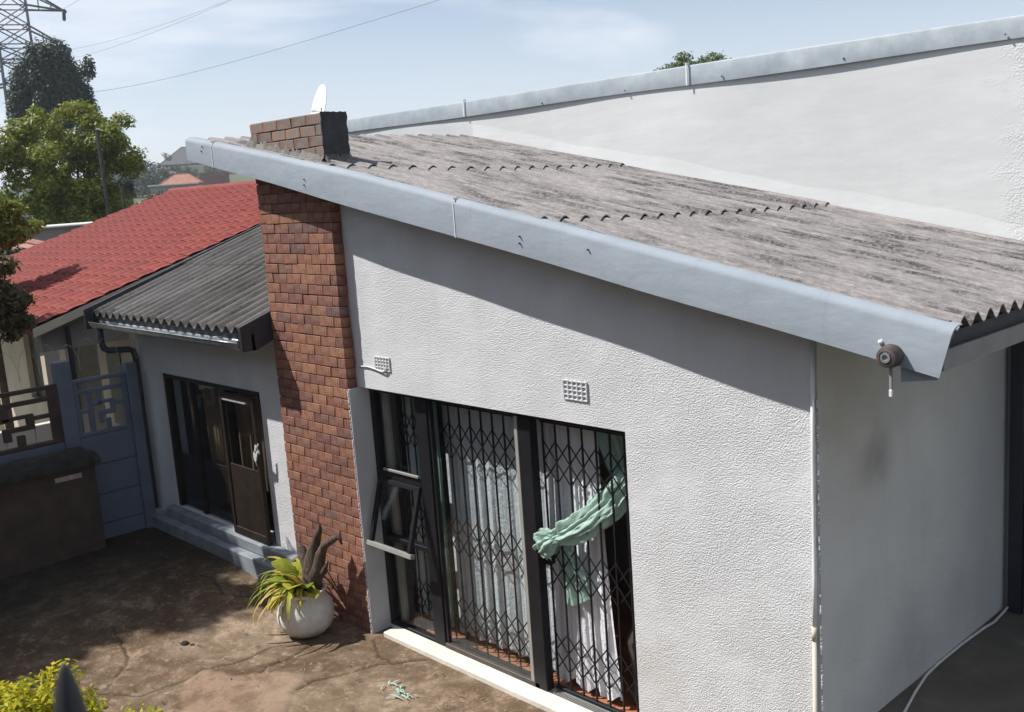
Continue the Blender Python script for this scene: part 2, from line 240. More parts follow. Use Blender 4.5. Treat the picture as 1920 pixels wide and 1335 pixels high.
# ---------------------------------------------------------------- mesh helpers
class MB:
    def __init__(s): s.v=[]; s.f=[]; s.mi=[]
    def add(s,vs,fs,mi=0):
        o=len(s.v); s.v+= [tuple(p) for p in vs]; s.f+=[tuple(i+o for i in f) for f in fs]; s.mi+=[mi]*len(fs)
    def box(s,x0,x1,y0,y1,z0,z1,mi=0,c=0,mat=None):
        if c<=0:
            vs=[(x,y,z) for x in(x0,x1) for y in(y0,y1) for z in(z0,z1)]
            fs=[(0,1,3,2),(4,6,7,5),(0,4,5,1),(2,3,7,6),(0,2,6,4),(1,5,7,3)]
        else:
            vs=[];
            cx,cy,cz=(x0+x1)/2,(y0+y1)/2,(z0+z1)/2; hx,hy,hz=(x1-x0)/2,(y1-y0)/2,(z1-z0)/2
            bm=bmesh.new(); bmesh.ops.create_cube(bm,size=1)
            for v in bm.verts: v.co=Vector((v.co.x*2*hx+cx,v.co.y*2*hy+cy,v.co.z*2*hz+cz))
            bmesh.ops.bevel(bm,geom=list(bm.edges),offset=c,segments=1,affect='EDGES',profile=.5)
            bm.verts.ensure_lookup_table(); bm.verts.index_update()
            vs=[tuple(v.co) for v in bm.verts]; fs=[tuple(v.index for v in f.verts) for f in bm.faces]; bm.free()
        if mat is not None: vs=[tuple(mat@Vector(p)) for p in vs]
        s.add(vs,fs,mi)
        return s
    def bar(s,a,b,w,h=None,mi=0,up=(0,0,1)):
        a=Vector(a); b=Vector(b); h=h or w; d=(b-a); l=d.length; d.normalize(); u=Vector(up)
        if abs(d.dot(u))>.98: u=Vector((0,1,0))
        r=d.cross(u).normalized(); u=r.cross(d)
        vs=[p+r*(i*w/2)+u*(j*h/2) for p in(a,b) for i in(-1,1) for j in(-1,1)]
        s.add(vs,[(0,1,3,2),(4,6,7,5),(0,4,5,1),(2,3,7,6),(0,2,6,4),(1,5,7,3)],mi); return s
    def tube(s,pts,rad,n=8,mi=0,caps=True):
        pts=[Vector(p) for p in pts]; k=len(pts); rad=rad if hasattr(rad,'__len__') else [rad]*k
        ring=[]; pr=None
        for i,p in enumerate(pts):
            d=(pts[min(i+1,k-1)]-pts[max(i-1,0)]).normalized()
            if pr is None:
                u=Vector((0,0,1)) if abs(d.z)<.9 else Vector((1,0,0)); r=d.cross(u).normalized()
            else:
                r=(pr-d*pr.dot(d)).normalized()
            pr=r; u=d.cross(r)
            ring.append([p+(r*math.cos(2*PI*j/n)+u*math.sin(2*PI*j/n))*rad[i] for j in range(n)])
        vs=[q for rg in ring for q in rg]; fs=[(i*n+j,i*n+(j+1)%n,(i+1)*n+(j+1)%n,(i+1)*n+j) for i in range(k-1) for j in range(n)]
        if caps: fs+=[tuple(range(n-1,-1,-1)),tuple((k-1)*n+j for j in range(n))]
        s.add(vs,fs,mi); return s
    def lathe(s,prof,c=(0,0,0),n=28,mi=0):
        vs=[(c[0]+r*math.cos(2*PI*j/n),c[1]+r*math.sin(2*PI*j/n),c[2]+z) for r,z in prof for j in range(n)]
        fs=[(i*n+j,i*n+(j+1)%n,(i+1)*n+(j+1)%n,(i+1)*n+j) for i in range(len(prof)-1) for j in range(n)]
        s.add(vs,fs,mi); return s
    def prism(s,poly,a,b,axis='y',mi=0):         # polygon in the plane across the axis, extruded from a to b
        def P(p,t): return (p[0],t,p[1]) if axis=='y' else ((t,p[0],p[1]) if axis=='x' else (p[0],p[1],t))
        n=len(poly); vs=[P(p,a) for p in poly]+[P(p,b) for p in poly]
        fs=[tuple(range(n)),tuple(range(2*n-1,n-1,-1))]+[(i,i+n,(i+1)%n+n,(i+1)%n) for i in range(n)]
        s.add(vs,fs,mi); return s
    def grid(s,P,mi=0):                            # P[i][j] points
        n=len(P); k=len(P[0]); s.add([q for r in P for q in r],[(i*k+j,i*k+j+1,(i+1)*k+j+1,(i+1)*k+j) for i in range(n-1) for j in range(k-1)],mi); return s
    def mesh(s,name,mats,smooth=False):
        me=bpy.data.meshes.new(name); me.from_pydata(s.v,[],s.f); me.validate()
        for q in (mats if isinstance(mats,(list,tuple)) else [mats]): me.materials.append(MT[q])
        if any(s.mi): me.polygons.foreach_set('material_index',s.mi[:len(me.polygons)])
        bm=bmesh.new(); bm.from_mesh(me); bmesh.ops.recalc_face_normals(bm,faces=bm.faces); bm.to_mesh(me); bm.free()
        if smooth:
            me.polygons.foreach_set('use_smooth',[True]*len(me.polygons))
        return me
def link(name,me,parent=None,loc=None):
    o=bpy.data.objects.new(name,me); COL.objects.link(o)
    if parent is not None: o.parent=parent
    if loc is not None: o.location=loc
    return o
def obj(name,mb,mats,parent=None,smooth=False,loc=None):
    o=link(name,mb.mesh(name,mats,smooth),parent,loc)
    if smooth=='auto':
        pass
    return o
def smooth_angle(o,deg=40):
    me=o.data; me.polygons.foreach_set('use_smooth',[True]*len(me.polygons))
    bm=bmesh.new(); bm.from_mesh(me)
    for e in bm.edges:
        if len(e.link_faces)==2 and e.calc_face_angle(0)>R(deg): e.smooth=False
    bm.to_mesh(me); bm.free()
def thing(name,label,cat,loc=(0,0,0),group=None):
    o=bpy.data.objects.new(name,None); COL.objects.link(o); o.location=loc; o.empty_display_size=.2
    o['label']=label; o['category']=cat
    if group: o['group']=group
    return o
def tag(o,label=None,cat=None,group=None,kind=None):
    if label: o['label']=label
    if cat: o['category']=cat
    if group: o['group']=group
    if kind: o['kind']=kind
    return o
def stuff(o): o['kind']='stuff'; return o

# ================================================================ SETTING
# far terrain: one sheet, flat round the yard and rising to a low ridge behind the neighbours
def hgt(x,y):
    r=np.sqrt(x*x+y*y); t=np.clip((r-24)/265,0,1); h=-.35+10.8*t**1.9; t2=np.clip((r-310)/300,0,1)
    return h+np.where(r>40,1.1*np.sin(x*.021+1)*np.cos(y*.027)*.5*np.clip((r-40)/60,0,1),0)-t2*12
rr=np.concatenate([[0],np.geomspace(3,640,70)]); aa=np.linspace(0,2*PI,97)[:-1]
V=[];Fc=[]
for i,r_ in enumerate(rr):
    for a_ in aa:
        x,y=r_*math.cos(a_),r_*math.sin(a_); V.append((x,y,float(hgt(np.array(x),np.array(y)))))
for i in range(len(rr)-1):
    for j in range(96): Fc.append((i*96+j,i*96+(j+1)%96,(i+1)*96+(j+1)%96,(i+1)*96+j))
mb=MB(); mb.add(V,Fc); tag(obj('ground',mb,'terrain',smooth=True),kind='structure')

# yard paving with real cracks
def fnoise(x,y,sc_,seed,oct_=4):
    out_=np.zeros_like(x); amp=1; tot=0; f=sc_
    r_=np.random.default_rng(seed)
    for o_ in range(oct_):
        k=r_.normal(size=(6,2))*f; ph=r_.uniform(0,6.28,6)
        s_=sum(np.sin(x*k[i,0]+y*k[i,1]+ph[i]) for i in range(6))/6
        out_+=amp*s_; tot+=amp; amp*=.55; f*=2.1
    return out_/tot
gx=np.arange(-12.2,-2.74,.0145); gy=np.arange(-.6,5.0,.0145); X,Y=np.meshgrid(gx,gy,indexing='ij')
t=np.clip((-7.4-X)/2.0,0,1); Z=.16*t*t*(3-2*t)+.008*fnoise(X,Y,1.2,3)+.0035*fnoise(X,Y,9,5)
cracks=[[(-7.76,2.65),(-7.88,2.76),(-7.98,2.88),(-8.08,2.96),(-8.25,3.02),(-8.7,3.1)],[(-8.3,2.2),(-7.71,2.63),(-7.48,2.81),(-7.44,3.14),(-7.52,3.34),(-7.39,3.59),(-7.43,3.92),(-7.2,4.2)],
[(-7.18,4.14),(-7.11,3.91),(-7.13,3.7),(-7.0,3.5)],[(-6.6,3.65),(-6.62,3.8),(-6.52,4.05),(-6.43,4.31),(-6.2,4.6)],[(-6.84,4.54),(-6.56,4.39),(-6.34,4.39)],[(-6.3,3.3),(-6.0,3.7),(-5.5,3.8),(-5.2,4.2)],[(-9.4,3.9),(-9.0,4.2),(-8.6,4.1),(-8.2,4.4)]]
def densify(P):
    o_=[P[0]]
    for a,b in zip(P[:-1],P[1:]):
        n_=max(2,int(math.dist(a,b)/.05))
        for i in range(1,n_+1):
            q=i/n_; o_.append((a[0]+(b[0]-a[0])*q+random.uniform(-.012,.012),a[1]+(b[1]-a[1])*q+random.uniform(-.012,.012)))
    return o_
def segdist(X,Y,P):
    d=np.full(X.shape,9.)
    for a,b in zip(P[:-1],P[1:]):
        ax,ay=a; bx,by=b; x0,x1=sorted((ax,bx)); y0,y1=sorted((ay,by))
        i0,i1=np.searchsorted(gx,[x0-.12,x1+.12]); j0,j1=np.searchsorted(gy,[y0-.12,y1+.12])
        xs=X[i0:i1,j0:j1]; ys=Y[i0:i1,j0:j1]
        tt=np.clip(((xs-ax)*(bx-ax)+(ys-ay)*(by-ay))/((bx-ax)**2+(by-ay)**2+1e-9),0,1)
        dd=np.hypot(xs-ax-tt*(bx-ax),ys-ay-tt*(by-ay)); d[i0:i1,j0:j1]=np.minimum(d[i0:i1,j0:j1],dd)
    return d
cr=np.zeros_like(X)
for P_ in cracks:
    d=segdist(X,Y,densify(P_)); cr=np.maximum(cr,np.clip(1-d/.0165,0,1)*np.where(fnoise(X,Y,6,8)>-.35,1,.25))
patch=np.array([(-6.98,2.91),(-7.27,3.03),(-7.4,3.14),(-7.46,3.24),(-7.47,3.34),(-7.36,3.42),(-7.22,3.42),(-7.09,3.58),(-6.9,3.75),(-6.8,3.8),(-6.69,3.77),(-6.58,3.59),(-6.37,3.41),(-6.2,3.1),(-6.4,2.6),(-6.9,2.6)])
def inpoly(X,Y,P):
    c=np.zeros(X.shape,bool); n_=len(P)
    for i in range(n_):
        x1,y1=P[i]; x2,y2=P[(i+1)%n_]
        c^=((y1>Y)!=(y2>Y))&(X<(x2-x1)*(Y-y1)/(y2-y1+1e-12)+x1)
    return c
wob=.035*fnoise(X,Y,6,21)+.012*fnoise(X,Y,28,22)
wob2=.03*fnoise(X,Y,7,23)
ip=inpoly(X+wob,Y+wob2,patch).astype(float)
for _ in range(4): ip[1:-1,1:-1]=(ip[1:-1,1:-1]*2+ip[:-2,1:-1]+ip[2:,1:-1]+ip[1:-1,:-2]+ip[1:-1,2:])/6
Zf=Z+ip*.010
cr2=cr*(1-ip)
Zf-=.014*cr2
painted_shade=np.clip((-8.5-X)/1.3,0,1)*np.clip(1.0+.4*fnoise(X,Y,2,12),0,1)  # tree shade painted into the paving colour, growing towards the left
n1,n2=X.shape; vs=np.stack([X,Y,Zf],-1).reshape(-1,3)
I=np.arange(n1*n2).reshape(n1,n2); q=np.stack([I[:-1,:-1],I[1:,:-1],I[1:,1:],I[:-1,1:]],-1).reshape(-1,4)
me=bpy.data.meshes.new('yard_paving'); me.vertices.add(len(vs)); me.vertices.foreach_set('co',vs.ravel()); me.loops.add(q.size); me.loops.foreach_set('vertex_index',q.ravel())
me.polygons.add(len(q)); me.polygons.foreach_set('loop_start',np.arange(0,q.size,4)); me.polygons.foreach_set('loop_total',np.full(len(q),4)); me.polygons.foreach_set('use_smooth',np.ones(len(q),bool)); me.update(calc_edges=True)
ca=me.color_attributes.new('mask','FLOAT_COLOR','POINT'); ca.data.foreach_set('color',np.stack([ip,np.clip(cr2*.85,0,1),painted_shade*.85,np.ones_like(ip)],-1).reshape(-1))
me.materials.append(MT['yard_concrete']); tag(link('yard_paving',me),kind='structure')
# raised concrete at the side of the house
sx_=np.arange(-2.76,3.2,.12); sy_=np.arange(-2,12,.12)
mb=MB(); mb.grid([[(x,y,.455+.006*math.sin(x*5)*math.cos(y*4)) for y in sy_] for x in sx_]); mb.box(-2.76,3.2,-2,12,-.4,.40)
tag(obj('side_paving',mb,'side_concrete'),kind='structure')

# ================================================================ MAIN HOUSE
def FB(x): return 2.734-.1977*(x+1.976)                          # lower edge of the verge fascia
def FH(x): return float(np.interp(x,[-8.88,-8.4,-6.4,-1.9],[.195,.215,.255,.235]))
def Fr(x): return FB(x)+FH(x)-.015
def Br(x): return 3.62-.203*(x+5.343)
def roofz(x,y):
    t=(y-4.45)/2.75; return Fr(x)*(1-t)+Br(x)*t
house=thing('house','white rough-cast house with brick chimney, weathered corrugated roof and blue-grey fascia','house',(-5.4,4.7,0))
HL=Vector(house.location)
def hp(o):                                                         # keep world coordinates for a child of the house
    o.parent=house; o.matrix_parent_inverse=Matrix.Translation(-HL); return o
def hobj(name,mb,mats,smooth=False,label=None):
    o=hp(obj(name,mb,mats,None,smooth))
    if label: o['label']=label
    return o
def roofline(x0,x1,n,dz,y=4.8):
    return [(x0+(x1-x0)*i/n,roofz(x0+(x1-x0)*i/n,y)-dz) for i in range(n+1)]
W0,W1=4.70,4.92
mb=MB()
mb.prism([(-2.762,2.135),(-6.93,2.135),(-8.05,2.135)]+roofline(-8.05,-2.762,12,.05),W0,W1)
mb.box(-4.08,-2.762,W0,W1,-.3,2.135); mb.box(-8.05,-6.945,W0,W1,-.3,2.135)
hobj('front_wall',mb,'stucco')
# ragged plaster bead at the corner
mb=MB()
for i in range(120):
    z=.5+i*.0166; 
    if random.random()<.55: 
        r_=random.uniform(.002,.007); mb.box(-2.752-r_*.3,-2.752+r_,4.69-r_*.2,4.70+r_,z,z+random.uniform(.006,.02),c=.001)
stuff(hobj('corner_bead',mb,'stucco'))
mb=MB(); mb.prism([(4.702,-.1),(7.2,-.1),(7.2,roofz(-2.8,7.2)-.05),(4.702,roofz(-2.8,4.9)-.05)],-2.7618,-2.75,'x'); mb.box(-2.97,-2.763,4.925,7.2,-.1,2.9); hobj('side_wall',mb,'stucco_side')
mb=MB(); mb.box(-8.05,-7.83,4.92,7.2,-.3,3.98); hobj('gable_wall',mb,'plaster_smooth')
# upper wall behind the roof, standing to full height with its own flashing apron
UY=7.2
mb=MB(); mb.box(-11.6,1.6,UY,UY+.25,.2,4.42)
hobj('upper_wall',mb,'smooth_white')
mb=MB(); pts=[]
for i in range(40):
    x=-8.10+5.45*i/39; z=roofz(x,7.15); wv=.012*math.sin(x*3.1)+.008*math.sin(x*7.7)
    pts.append([(x,UY-.002,z+.12+wv),(x,UY-.006,z+.07+wv*.5),(x,UY-.009,z+.035+wv*.3),(x,UY-.014,z-.03)])
mb.grid(pts); o=hobj('apron_flashing',mb,'smooth_white',True)
# upper fascia: three lengths with cover strips
ux=[-12.0,-8.18,-5.345,-2.2,1.7]
def utop(x): return 4.548+.006*math.sin(x*.9)
for a,b in zip(ux[:-1],ux[1:]):
    P=[]
    for i in range(13):
        x=a+(b-a)*i/12; z0=4.392+.006*math.sin(x*1.7); zt=utop(x); y=7.176+.008*math.sin(x*1.9)
        P.append([(x,y+.02,z0+.004),(x,y,z0),(x,y,zt-.018),(x,y+.008,zt-.004),(x,y+.03,zt),(x,y+.5,zt+.012),(x,y+.5,zt-.01),(x,y+.04,zt-.02),(x,y+.012,zt-.03),(x,y+.012,z0+.03)])
    mb=MB(); mb.grid(P); mb.f.append(tuple(range(10))); mb.mi.append(0); n_=len(mb.v); mb.f.append(tuple(range(n_-10,n_))); mb.mi.append(0)
    o=hobj('upper_fascia',mb,'fascia_galv'); smooth_angle(o,35)
for x in ux[1:4]:
    mb=MB(); mb.box(x-.007,x+.007,7.160,7.1655,4.39,utop(x)+.004); mb.box(x-.007,x+.007,7.160,7.20,utop(x)+.005,utop(x)+.016); hobj('cover_strip',mb,'white_paint')
mb=MB(); mb.box(-11.6,1.6,7.5,12.5,4.40,4.52); mb.box(-11.6,1.6,12.3,12.5,0,4.4); mb.box(-11.8,-11.6,7.2,12.5,0,4.42); mb.box(1.6,1.8,7.2,12.5,0,4.42); hobj('upper_roof_slab',mb,'far_grey')
def bolts(name,pts,r_,mat):
    me=None
    for p in pts:
        if me is None:
            mb=MB(); mb.lathe([(0,-.010),(r_*.6,-.009),(r_,-.004),(r_,.004)],n=8); me=mb.mesh(name,mat,True); me.transform(Matrix.Rotation(-PI/2,4,'X'))
        hp(link(name,me,None,p))
bolts('bolt',[(-5.0,7.166,4.426),(-3.93,7.166,4.428),(-2.784,7.166,4.432),(-6.02,7.166,4.42),(-7.05,7.166,4.415)],.008,'alu')
bolts('bolt',[(-8.56,4.405,4.19),(-8.585,4.405,4.155),(-6.967,4.405,3.833),(-6.976,4.405,3.789),(-4.599,4.405,3.374),(-4.603,4.405,3.331),(-4.037,4.405,3.293)],.0055,'spike')
bolts('bolt',[(-2.249,4.405,2.872)],.012,'white_paint')
# corrugated sheets in three courses; sheet ends follow the slightly crooked laps
CP=.145; CA=.027
def lap1(y): return float(np.interp(y,[4.3,4.55,5.16,5.57,6.09,6.81,7.2],[-6.74,-6.67,-6.39,-6.22,-6.14,-6.05,-6.02]))
def lap2(y): return float(np.interp(y,[4.3,4.56,5.17,5.65,6.14,6.75,7.2],[-4.5,-4.44,-4.27,-4.20,-4.12,-4.06,-4.03]))
def top(y): return float(np.interp(y,[4.3,4.5,6.0,7.2],[-8.86,-8.85,-8.52,-8.14]))
def bot(y): return -1.965
courses=[(top,lap1,3),(lap1,lap2,2),(lap2,bot,1)]
yy=np.arange(4.425,7.19,CP/12)
cuts=[0,72,150,len(yy)-1]
for up_,lo_,k in courses:
    for c0,c1 in zip(cuts[:-1],cuts[1:]):
        ys=yy[c0:min(c1+1,len(yy))]; P=[];Q=[]
        for y in ys:
            xa=up_(y)-(.0 if up_ is top else .18); xb=lo_(y)+(0.0 if lo_ is bot else .0); row=[];rq=[]
            for i in range(13):
                s_=i/12; x=xa+(xb-xa)*s_
                lift=.004+(.016*s_ if lo_ is not bot else .006*s_)+(0 if up_ is top else -.012*max(0,1-s_*12))
                z=roofz(x,y)+CA*math.cos(2*PI*(y-4.49)/CP)-.012+lift
                row.append((x,float(y),z)); rq.append((x,float(y),z-.0075))
            P.append(row);Q.append(rq)
        mb=MB(); mb.grid(P); mb.grid(Q); nn=len(ys); o2=nn*13
        for j in range(nn-1):
            mb.f.append((j*13+12,(j+1)*13+12,o2+(j+1)*13+12,o2+j*13+12)); mb.f.append((j*13,o2+j*13,o2+(j+1)*13,(j+1)*13)); mb.mi+=[0,0]
        for i in range(12):
            mb.f.append((i,i+1,o2+i+1,o2+i)); e=(nn-1)*13; mb.f.append((e+i,o2+e+i,o2+e+i+1,e+i+1)); mb.mi+=[0,0]
        o=hobj('roof_sheet',mb,'roof_sheet'); smooth_angle(o,50)
# verge fascia in three lengths
fx=[-8.885,-8.40,-5.21,-1.917]
for a,b in zip(fx[:-1],fx[1:]):
    P=[]; n_=14
    for i in range(n_+1):
        x=a+(b-a)*i/n_; zb=FB(x)+.004*math.sin(x*2.3); zt=FB(x)+FH(x); y=4.41+.0035*math.sin(x*4); sk=0
        if b>-2 : sk=-.06*max(0,(x-(b-1))/1.0)                   # the end is cut square to the slope
        if a<-8.8 and i==0: sk=-.0
        row=[(x+sk,y+.02,zb+.004),(x+sk,y,zb),(x+sk*.12,y,zt-.040),(x+sk*.05,y+.007,zt-.020),(x,y+.022,zt-.005),(x,y+.055,zt+.004),(x,y+.10,zt+.002),(x,y+.10,zt-.003),(x,y+.056,zt-.002),(x,y+.025,zt-.011),(x,y+.012,zt-.024),(x+sk*.12,y+.006,zt-.05),(x+sk,y+.006,zb+.012)]
        P.append(row)
    mb=MB(); mb.grid(P); k=13; n0=len(mb.v); mb.f.append(tuple(range(k))); mb.f.append(tuple(range(n0-k,n0))); mb.mi+=[0,0]
    o=hobj('verge_fascia',mb,'fascia_paint'); smooth_angle(o,38)
for x in fx[1:3]:
    zt=FB(x)+FH(x); zb=FB(x)
    mb=MB(); mb.prism([(x-.002,zb-.003),(x+.005,zb-.004),(x+.005,zt-.03),(x-.002,zt-.03)],4.4030,4.4058); mb.box(x-.002,x+.005,4.404,4.47,zt-.004,zt+.0065); hobj('cover_strip',mb,'white_paint')
mb=MB(); mb.prism([(-8.84,FB(-8.84)+.012),(-2.06,FB(-2.06)+.012),(-1.99,FB(-1.99)+FH(-1.99)-.07),(-8.84,FB(-8.84)+FH(-8.84)-.07)],4.425,4.455); hobj('fascia_board',mb,'dark_soffit')
# purlins under the overhang
for x in (-8.5,-7.4,-6.2,-5.0,-3.9,-2.95):
    mb=MB(); mb.box(x-.025,x+.025,4.456,4.70 if x>-6.9 or x<-8.1 else 4.6,roofz(x,4.5)-.125,roofz(x,4.5)-.045); hobj('purlin_end',mb,'dark_soffit')
# eave board and gap filler at the low side
mb=MB(); P=[]
for i in range(16):
    y=4.47+2.75*i/15; z0=2.742+.006*math.sin(y*2); P.append([(-2.0,y,z0),(-1.985,y,z0+.002),(-1.985,y,z0+.094),(-2.0,y,z0+.094)])
mb.grid([r+[r[0]] for r in P]); mb.f.append((0,1,2,3)); mb.mi.append(0); hobj('eave_board',mb,'ufixture')
mb=MB(); mb.box(-2.10,-2.02,4.47,7.2,2.80,2.90); hobj('eave_batten',mb,'dark_soffit')
# conduit down the corner
mb=MB(); mb.tube([(-2.765,4.685,2.85),(-2.772,4.684,2.2),(-2.778,4.685,1.5),(-2.785,4.684,1.18)],.0115,10); o=hobj('conduit',mb,'white_paint',True)
mb=MB(); mb.tube([(-2.785,4.684,1.22),(-2.785,4.684,1.14)],.0155,10); mb.tube([(-2.785,4.684,1.15),(-2.792,4.684,.2),(-2.795,4.684,-.02)],.0130,10); o=hobj('lower_conduit',mb,'cream_paint',True)
# vents: air bricks
for (x0,x1,z0,z1,nc,nr) in ((-6.655,-6.47,2.302,2.408,5,4),(-4.582,-4.378,2.295,2.416,5,4)):
    mb=MB(); mb.box(x0,x1,4.7005,4.704,z0,z1); o=hobj('air_brick',mb,'window_dark')
    g=MB(); cw=(x1-x0)/nc; ch=(z1-z0)/nr
    for i in range(nc+1): g.box(x0+i*cw-.006,x0+i*cw+.006,4.688,4.7002,z0-.005,z1+.005,c=.002)
    for j in range(nr+1): g.box(x0-.005,x1+.005,4.690,4.7001,z0+j*ch-.005,z0+j*ch+.005,c=.002)
    o2=obj('grille',g,'stucco'); o2.parent=o
# ---------------- chimney
ch=MB(); CX0,CX1=-8.045,-6.948
ch.box(CX0+.008,CX1-.012,4.613,4.699,-.3,4.0); ch.box(CX0+.008,CX1-.012,4.613,4.826,3.86,4.325); ch.box(CX0+.004,CX1-.004,4.606,4.834,4.322,4.337,c=.004)
chim=hobj('chimney',ch,'mortar')
def brickmesh(l,d,h,mat,seed):
    r_=random.Random(seed); bm=bmesh.new(); bmesh.ops.create_cube(bm,size=1)
    for v in bm.verts:
        v.co=Vector((v.co.x*l,v.co.y*d,v.co.z*h)); 
        if v.co.y<0: v.co.x+=r_.uniform(-.004,.004); v.co.z+=r_.uniform(-.0035,.0035); v.co.y+=r_.uniform(-.0015,.003)
    bmesh.ops.bevel(bm,geom=list(bm.edges),offset=.0035,segments=1,affect='EDGES')
    me=bpy.data.meshes.new('brick'); bm.to_mesh(me); bm.free(); me.materials.append(MT[mat]); return me
cache={}
def brick(x0,x1,y,z,mat,d=.1):
    l=round((x1-x0),3); kk=(l,mat,d,random.randint(0,3))
    if kk not in cache: cache[kk]=brickmesh(l,d,.0785,mat,hash(kk)%9999)
    o=bpy.data.objects.new('brick',cache[kk]); COL.objects.link(o); o.parent=chim; o.location=Vector(((x0+x1)/2,y+d/2+random.uniform(-.0035,.0035),z+random.uniform(-.0025,.0025))); o.rotation_euler=(0,random.uniform(-.006,.006),random.uniform(-.008,.008))
chim.matrix_parent_inverse=Matrix.Translation(-HL)
BL=.2215
zc=.0; row=0
while zc<4.30:
    off=[0,.5,0,.5][row%4]*BL+(random.uniform(-.02,.02) if 30<row else 0); x=CX1; xs=[CX1]
    x=CX1-(BL-off if off>0 else BL)+ (0)
    while x>CX0+.05: xs.append(x); x-=BL
    xs.append(CX0)
    for a,b in zip(xs[:-1],xs[1:]):
        brick(b+(.0048 if b>CX0+.001 else 0),a,4.60,zc+.0425,'brick' if zc<3.9 else 'brick_top')
    if zc>3.87:
        for a,b in zip(xs[:-1:1],xs[1::1]):
            if a-b>.04: brick(b+.0095,a,4.735,zc+.0425,'brick_top')
    zc+=.0850; row+=1
for zc in (3.94,4.025,4.11,4.195,4.28):                            # black skin over the side face above the roof
    pass
mb=MB(); Pq=[]
for i in range(27):
    z=3.82+.524*i/26; rowq=[]
    for j in range(13):
        y=4.600+.240*j/12; bm_=.004*math.sin(z*75+j)*math.sin(y*60)+.005*(1 if int((z-3.82)/.085)%2 else .4); rowq.append((CX1+.002+abs(bm_)+random.uniform(0,.002)*(0<i<26),y+(.004*math.sin(z*50) if j in(0,12) else 0),z+(random.uniform(-.006,.003) if i==26 else 0)))
    Pq.append([(CX1-.01,4.601,z)]+rowq+[(CX1-.01,4.838,z)])
mb.grid(Pq); o=obj('black_side_skin',mb,'side_black',smooth=True); o.parent=chim
mb=MB(); P=[]
for (xa,ya,xb,yb) in ((CX0,4.6,CX1,4.6),(CX1+.006,4.6,CX1+.006,4.84)):
    G=[]
    for i in range(41):
        s_=i/40; x=xa+(xb-xa)*s_; y=ya+(yb-ya)*s_; nx,ny=(0,-1) if xa!=xb else (1,0); z=roofz(x,y)
        rj=random.uniform(.6,1.4); cz=CA*math.cos(2*PI*(y+ny*.05-4.49)/CP)*.8; G.append([(x+nx*.004,y+ny*.004,z+.060*rj),(x+nx*.016*rj,y+ny*.016*rj,z+.036*rj),(x+nx*.045*rj,y+ny*.045*rj,z+.004+cz*.5),(x+nx*.06,y+ny*.06,z-.03)])
    mb.grid(G)
o=obj('mortar_fillet',mb,'mortar_light',smooth=True); o.parent=chim; o.data.materials[0]=MT['cement_smear']
# plastered reveal between chimney and door
mb=MB(); mb.box(-6.9465,-6.930,4.603,4.82,-.02,2.13,c=.003); hobj('door_reveal',mb,'plaster_smooth')
mb=MB()
z=0
while z<2.12:
    h=random.uniform(.012,.05); mb.box(-6.9505,-6.9475+random.uniform(.001,.007),4.5975,4.601,z,z+h,c=.0008); z+=h+random.uniform(0,.02)
stuff(hobj('mortar_edge',mb,'white_paint'))
# ---------------- step
mb=MB(); P=[]
mb.box(-6.82,-2.9,4.632,4.79,-.06,.045,c=.008); hobj('door_step',mb,'step_white')
mb=MB(); mb.box(-6.93,-4.08,4.79,5.05,-.06,.030); hobj('threshold',mb,'step_white')
for i in range(14):                                               # row of quarry tiles inside the door
    mb=MB(); x0=-6.90+i*.2; mb.box(x0+.003,min(x0+.197,-4.09),4.875,5.03,.031,.052,c=.002); hobj('quarry_tile',mb,'terracotta')
mb=MB()
for i in range(46): 
    x=-4.98+i*.0196; mb.box(x,x+.010,4.800,4.842,.031,.040)
mb.box(-4.99,-4.08,4.845,4.862,.031,.044); hobj('door_track',mb,'alu')
# ---------------- glazed door
door=MB(); door.box(-6.928,-4.082,4.79,4.86,2.085,2.13,c=.003)
dr=hobj('sliding_door',door,'dark_frame')
def dpart(name,mb,mat,smooth=False):
    o=obj(name,mb,mat,None,smooth); o.parent=dr; return o
dr.matrix_parent_inverse=Matrix.Translation(-HL)
dpart('frame',MB().box(-6.926,-6.872,4.795,4.86,.03,2.085,c=.003),'dark_frame')
dpart('frame',MB().box(-4.118,-4.083,4.80,4.86,.04,2.085,c=.003),'dark_frame')
dpart('post',MB().box(-6.315,-6.175,4.785,4.86,.028,2.085,c=.004),'black_metal')
dpart('post',MB().box(-5.140,-5.015,4.775,4.85,.046,2.085,c=.004),'dark_frame')
dpart('stile',MB().box(-5.178,-5.142,4.775,4.80,.085,2.085,c=.003),'cable_grey')
dpart('stile',MB().box(-6.165,-6.14,4.795,4.83,.085,2.085,c=.003),'dark_frame')
dpart('bottom_rail',MB().box(-6.165,-5.088,4.775,4.835,.031,.085,c=.004),'brown_frame')
dpart('bottom_rail',MB().box(-6.87,-6.323,4.795,4.85,.031,.062,c=.004),'dark_frame')
dpart('pane',MB().box(-6.125,-5.176,4.806,4.811,.086,2.084),'glass')
dpart('transom',MB().box(-6.871,-6.323,4.79,4.86,1.352,1.425,c=.004),'dark_frame')
dpart('glazing_bead',MB().box(-6.80,-6.335,4.772,4.789,1.428,1.45,c=.003),'alu')
dpart('inner_jamb',MB().box(-6.862,-6.79,4.865,4.90,.06,2.08,c=.003),'beige_wood')
dpart('pane',MB().box(-6.871,-6.323,4.83,4.834,1.426,2.084),'glass')
dpart('pane',MB().box(-6.871,-6.323,4.83,4.834,.063,.84),'glass')
dpart('sill_rail',MB().box(-6.871,-6.323,4.80,4.86,.80,.845,c=.003),'dark_frame')
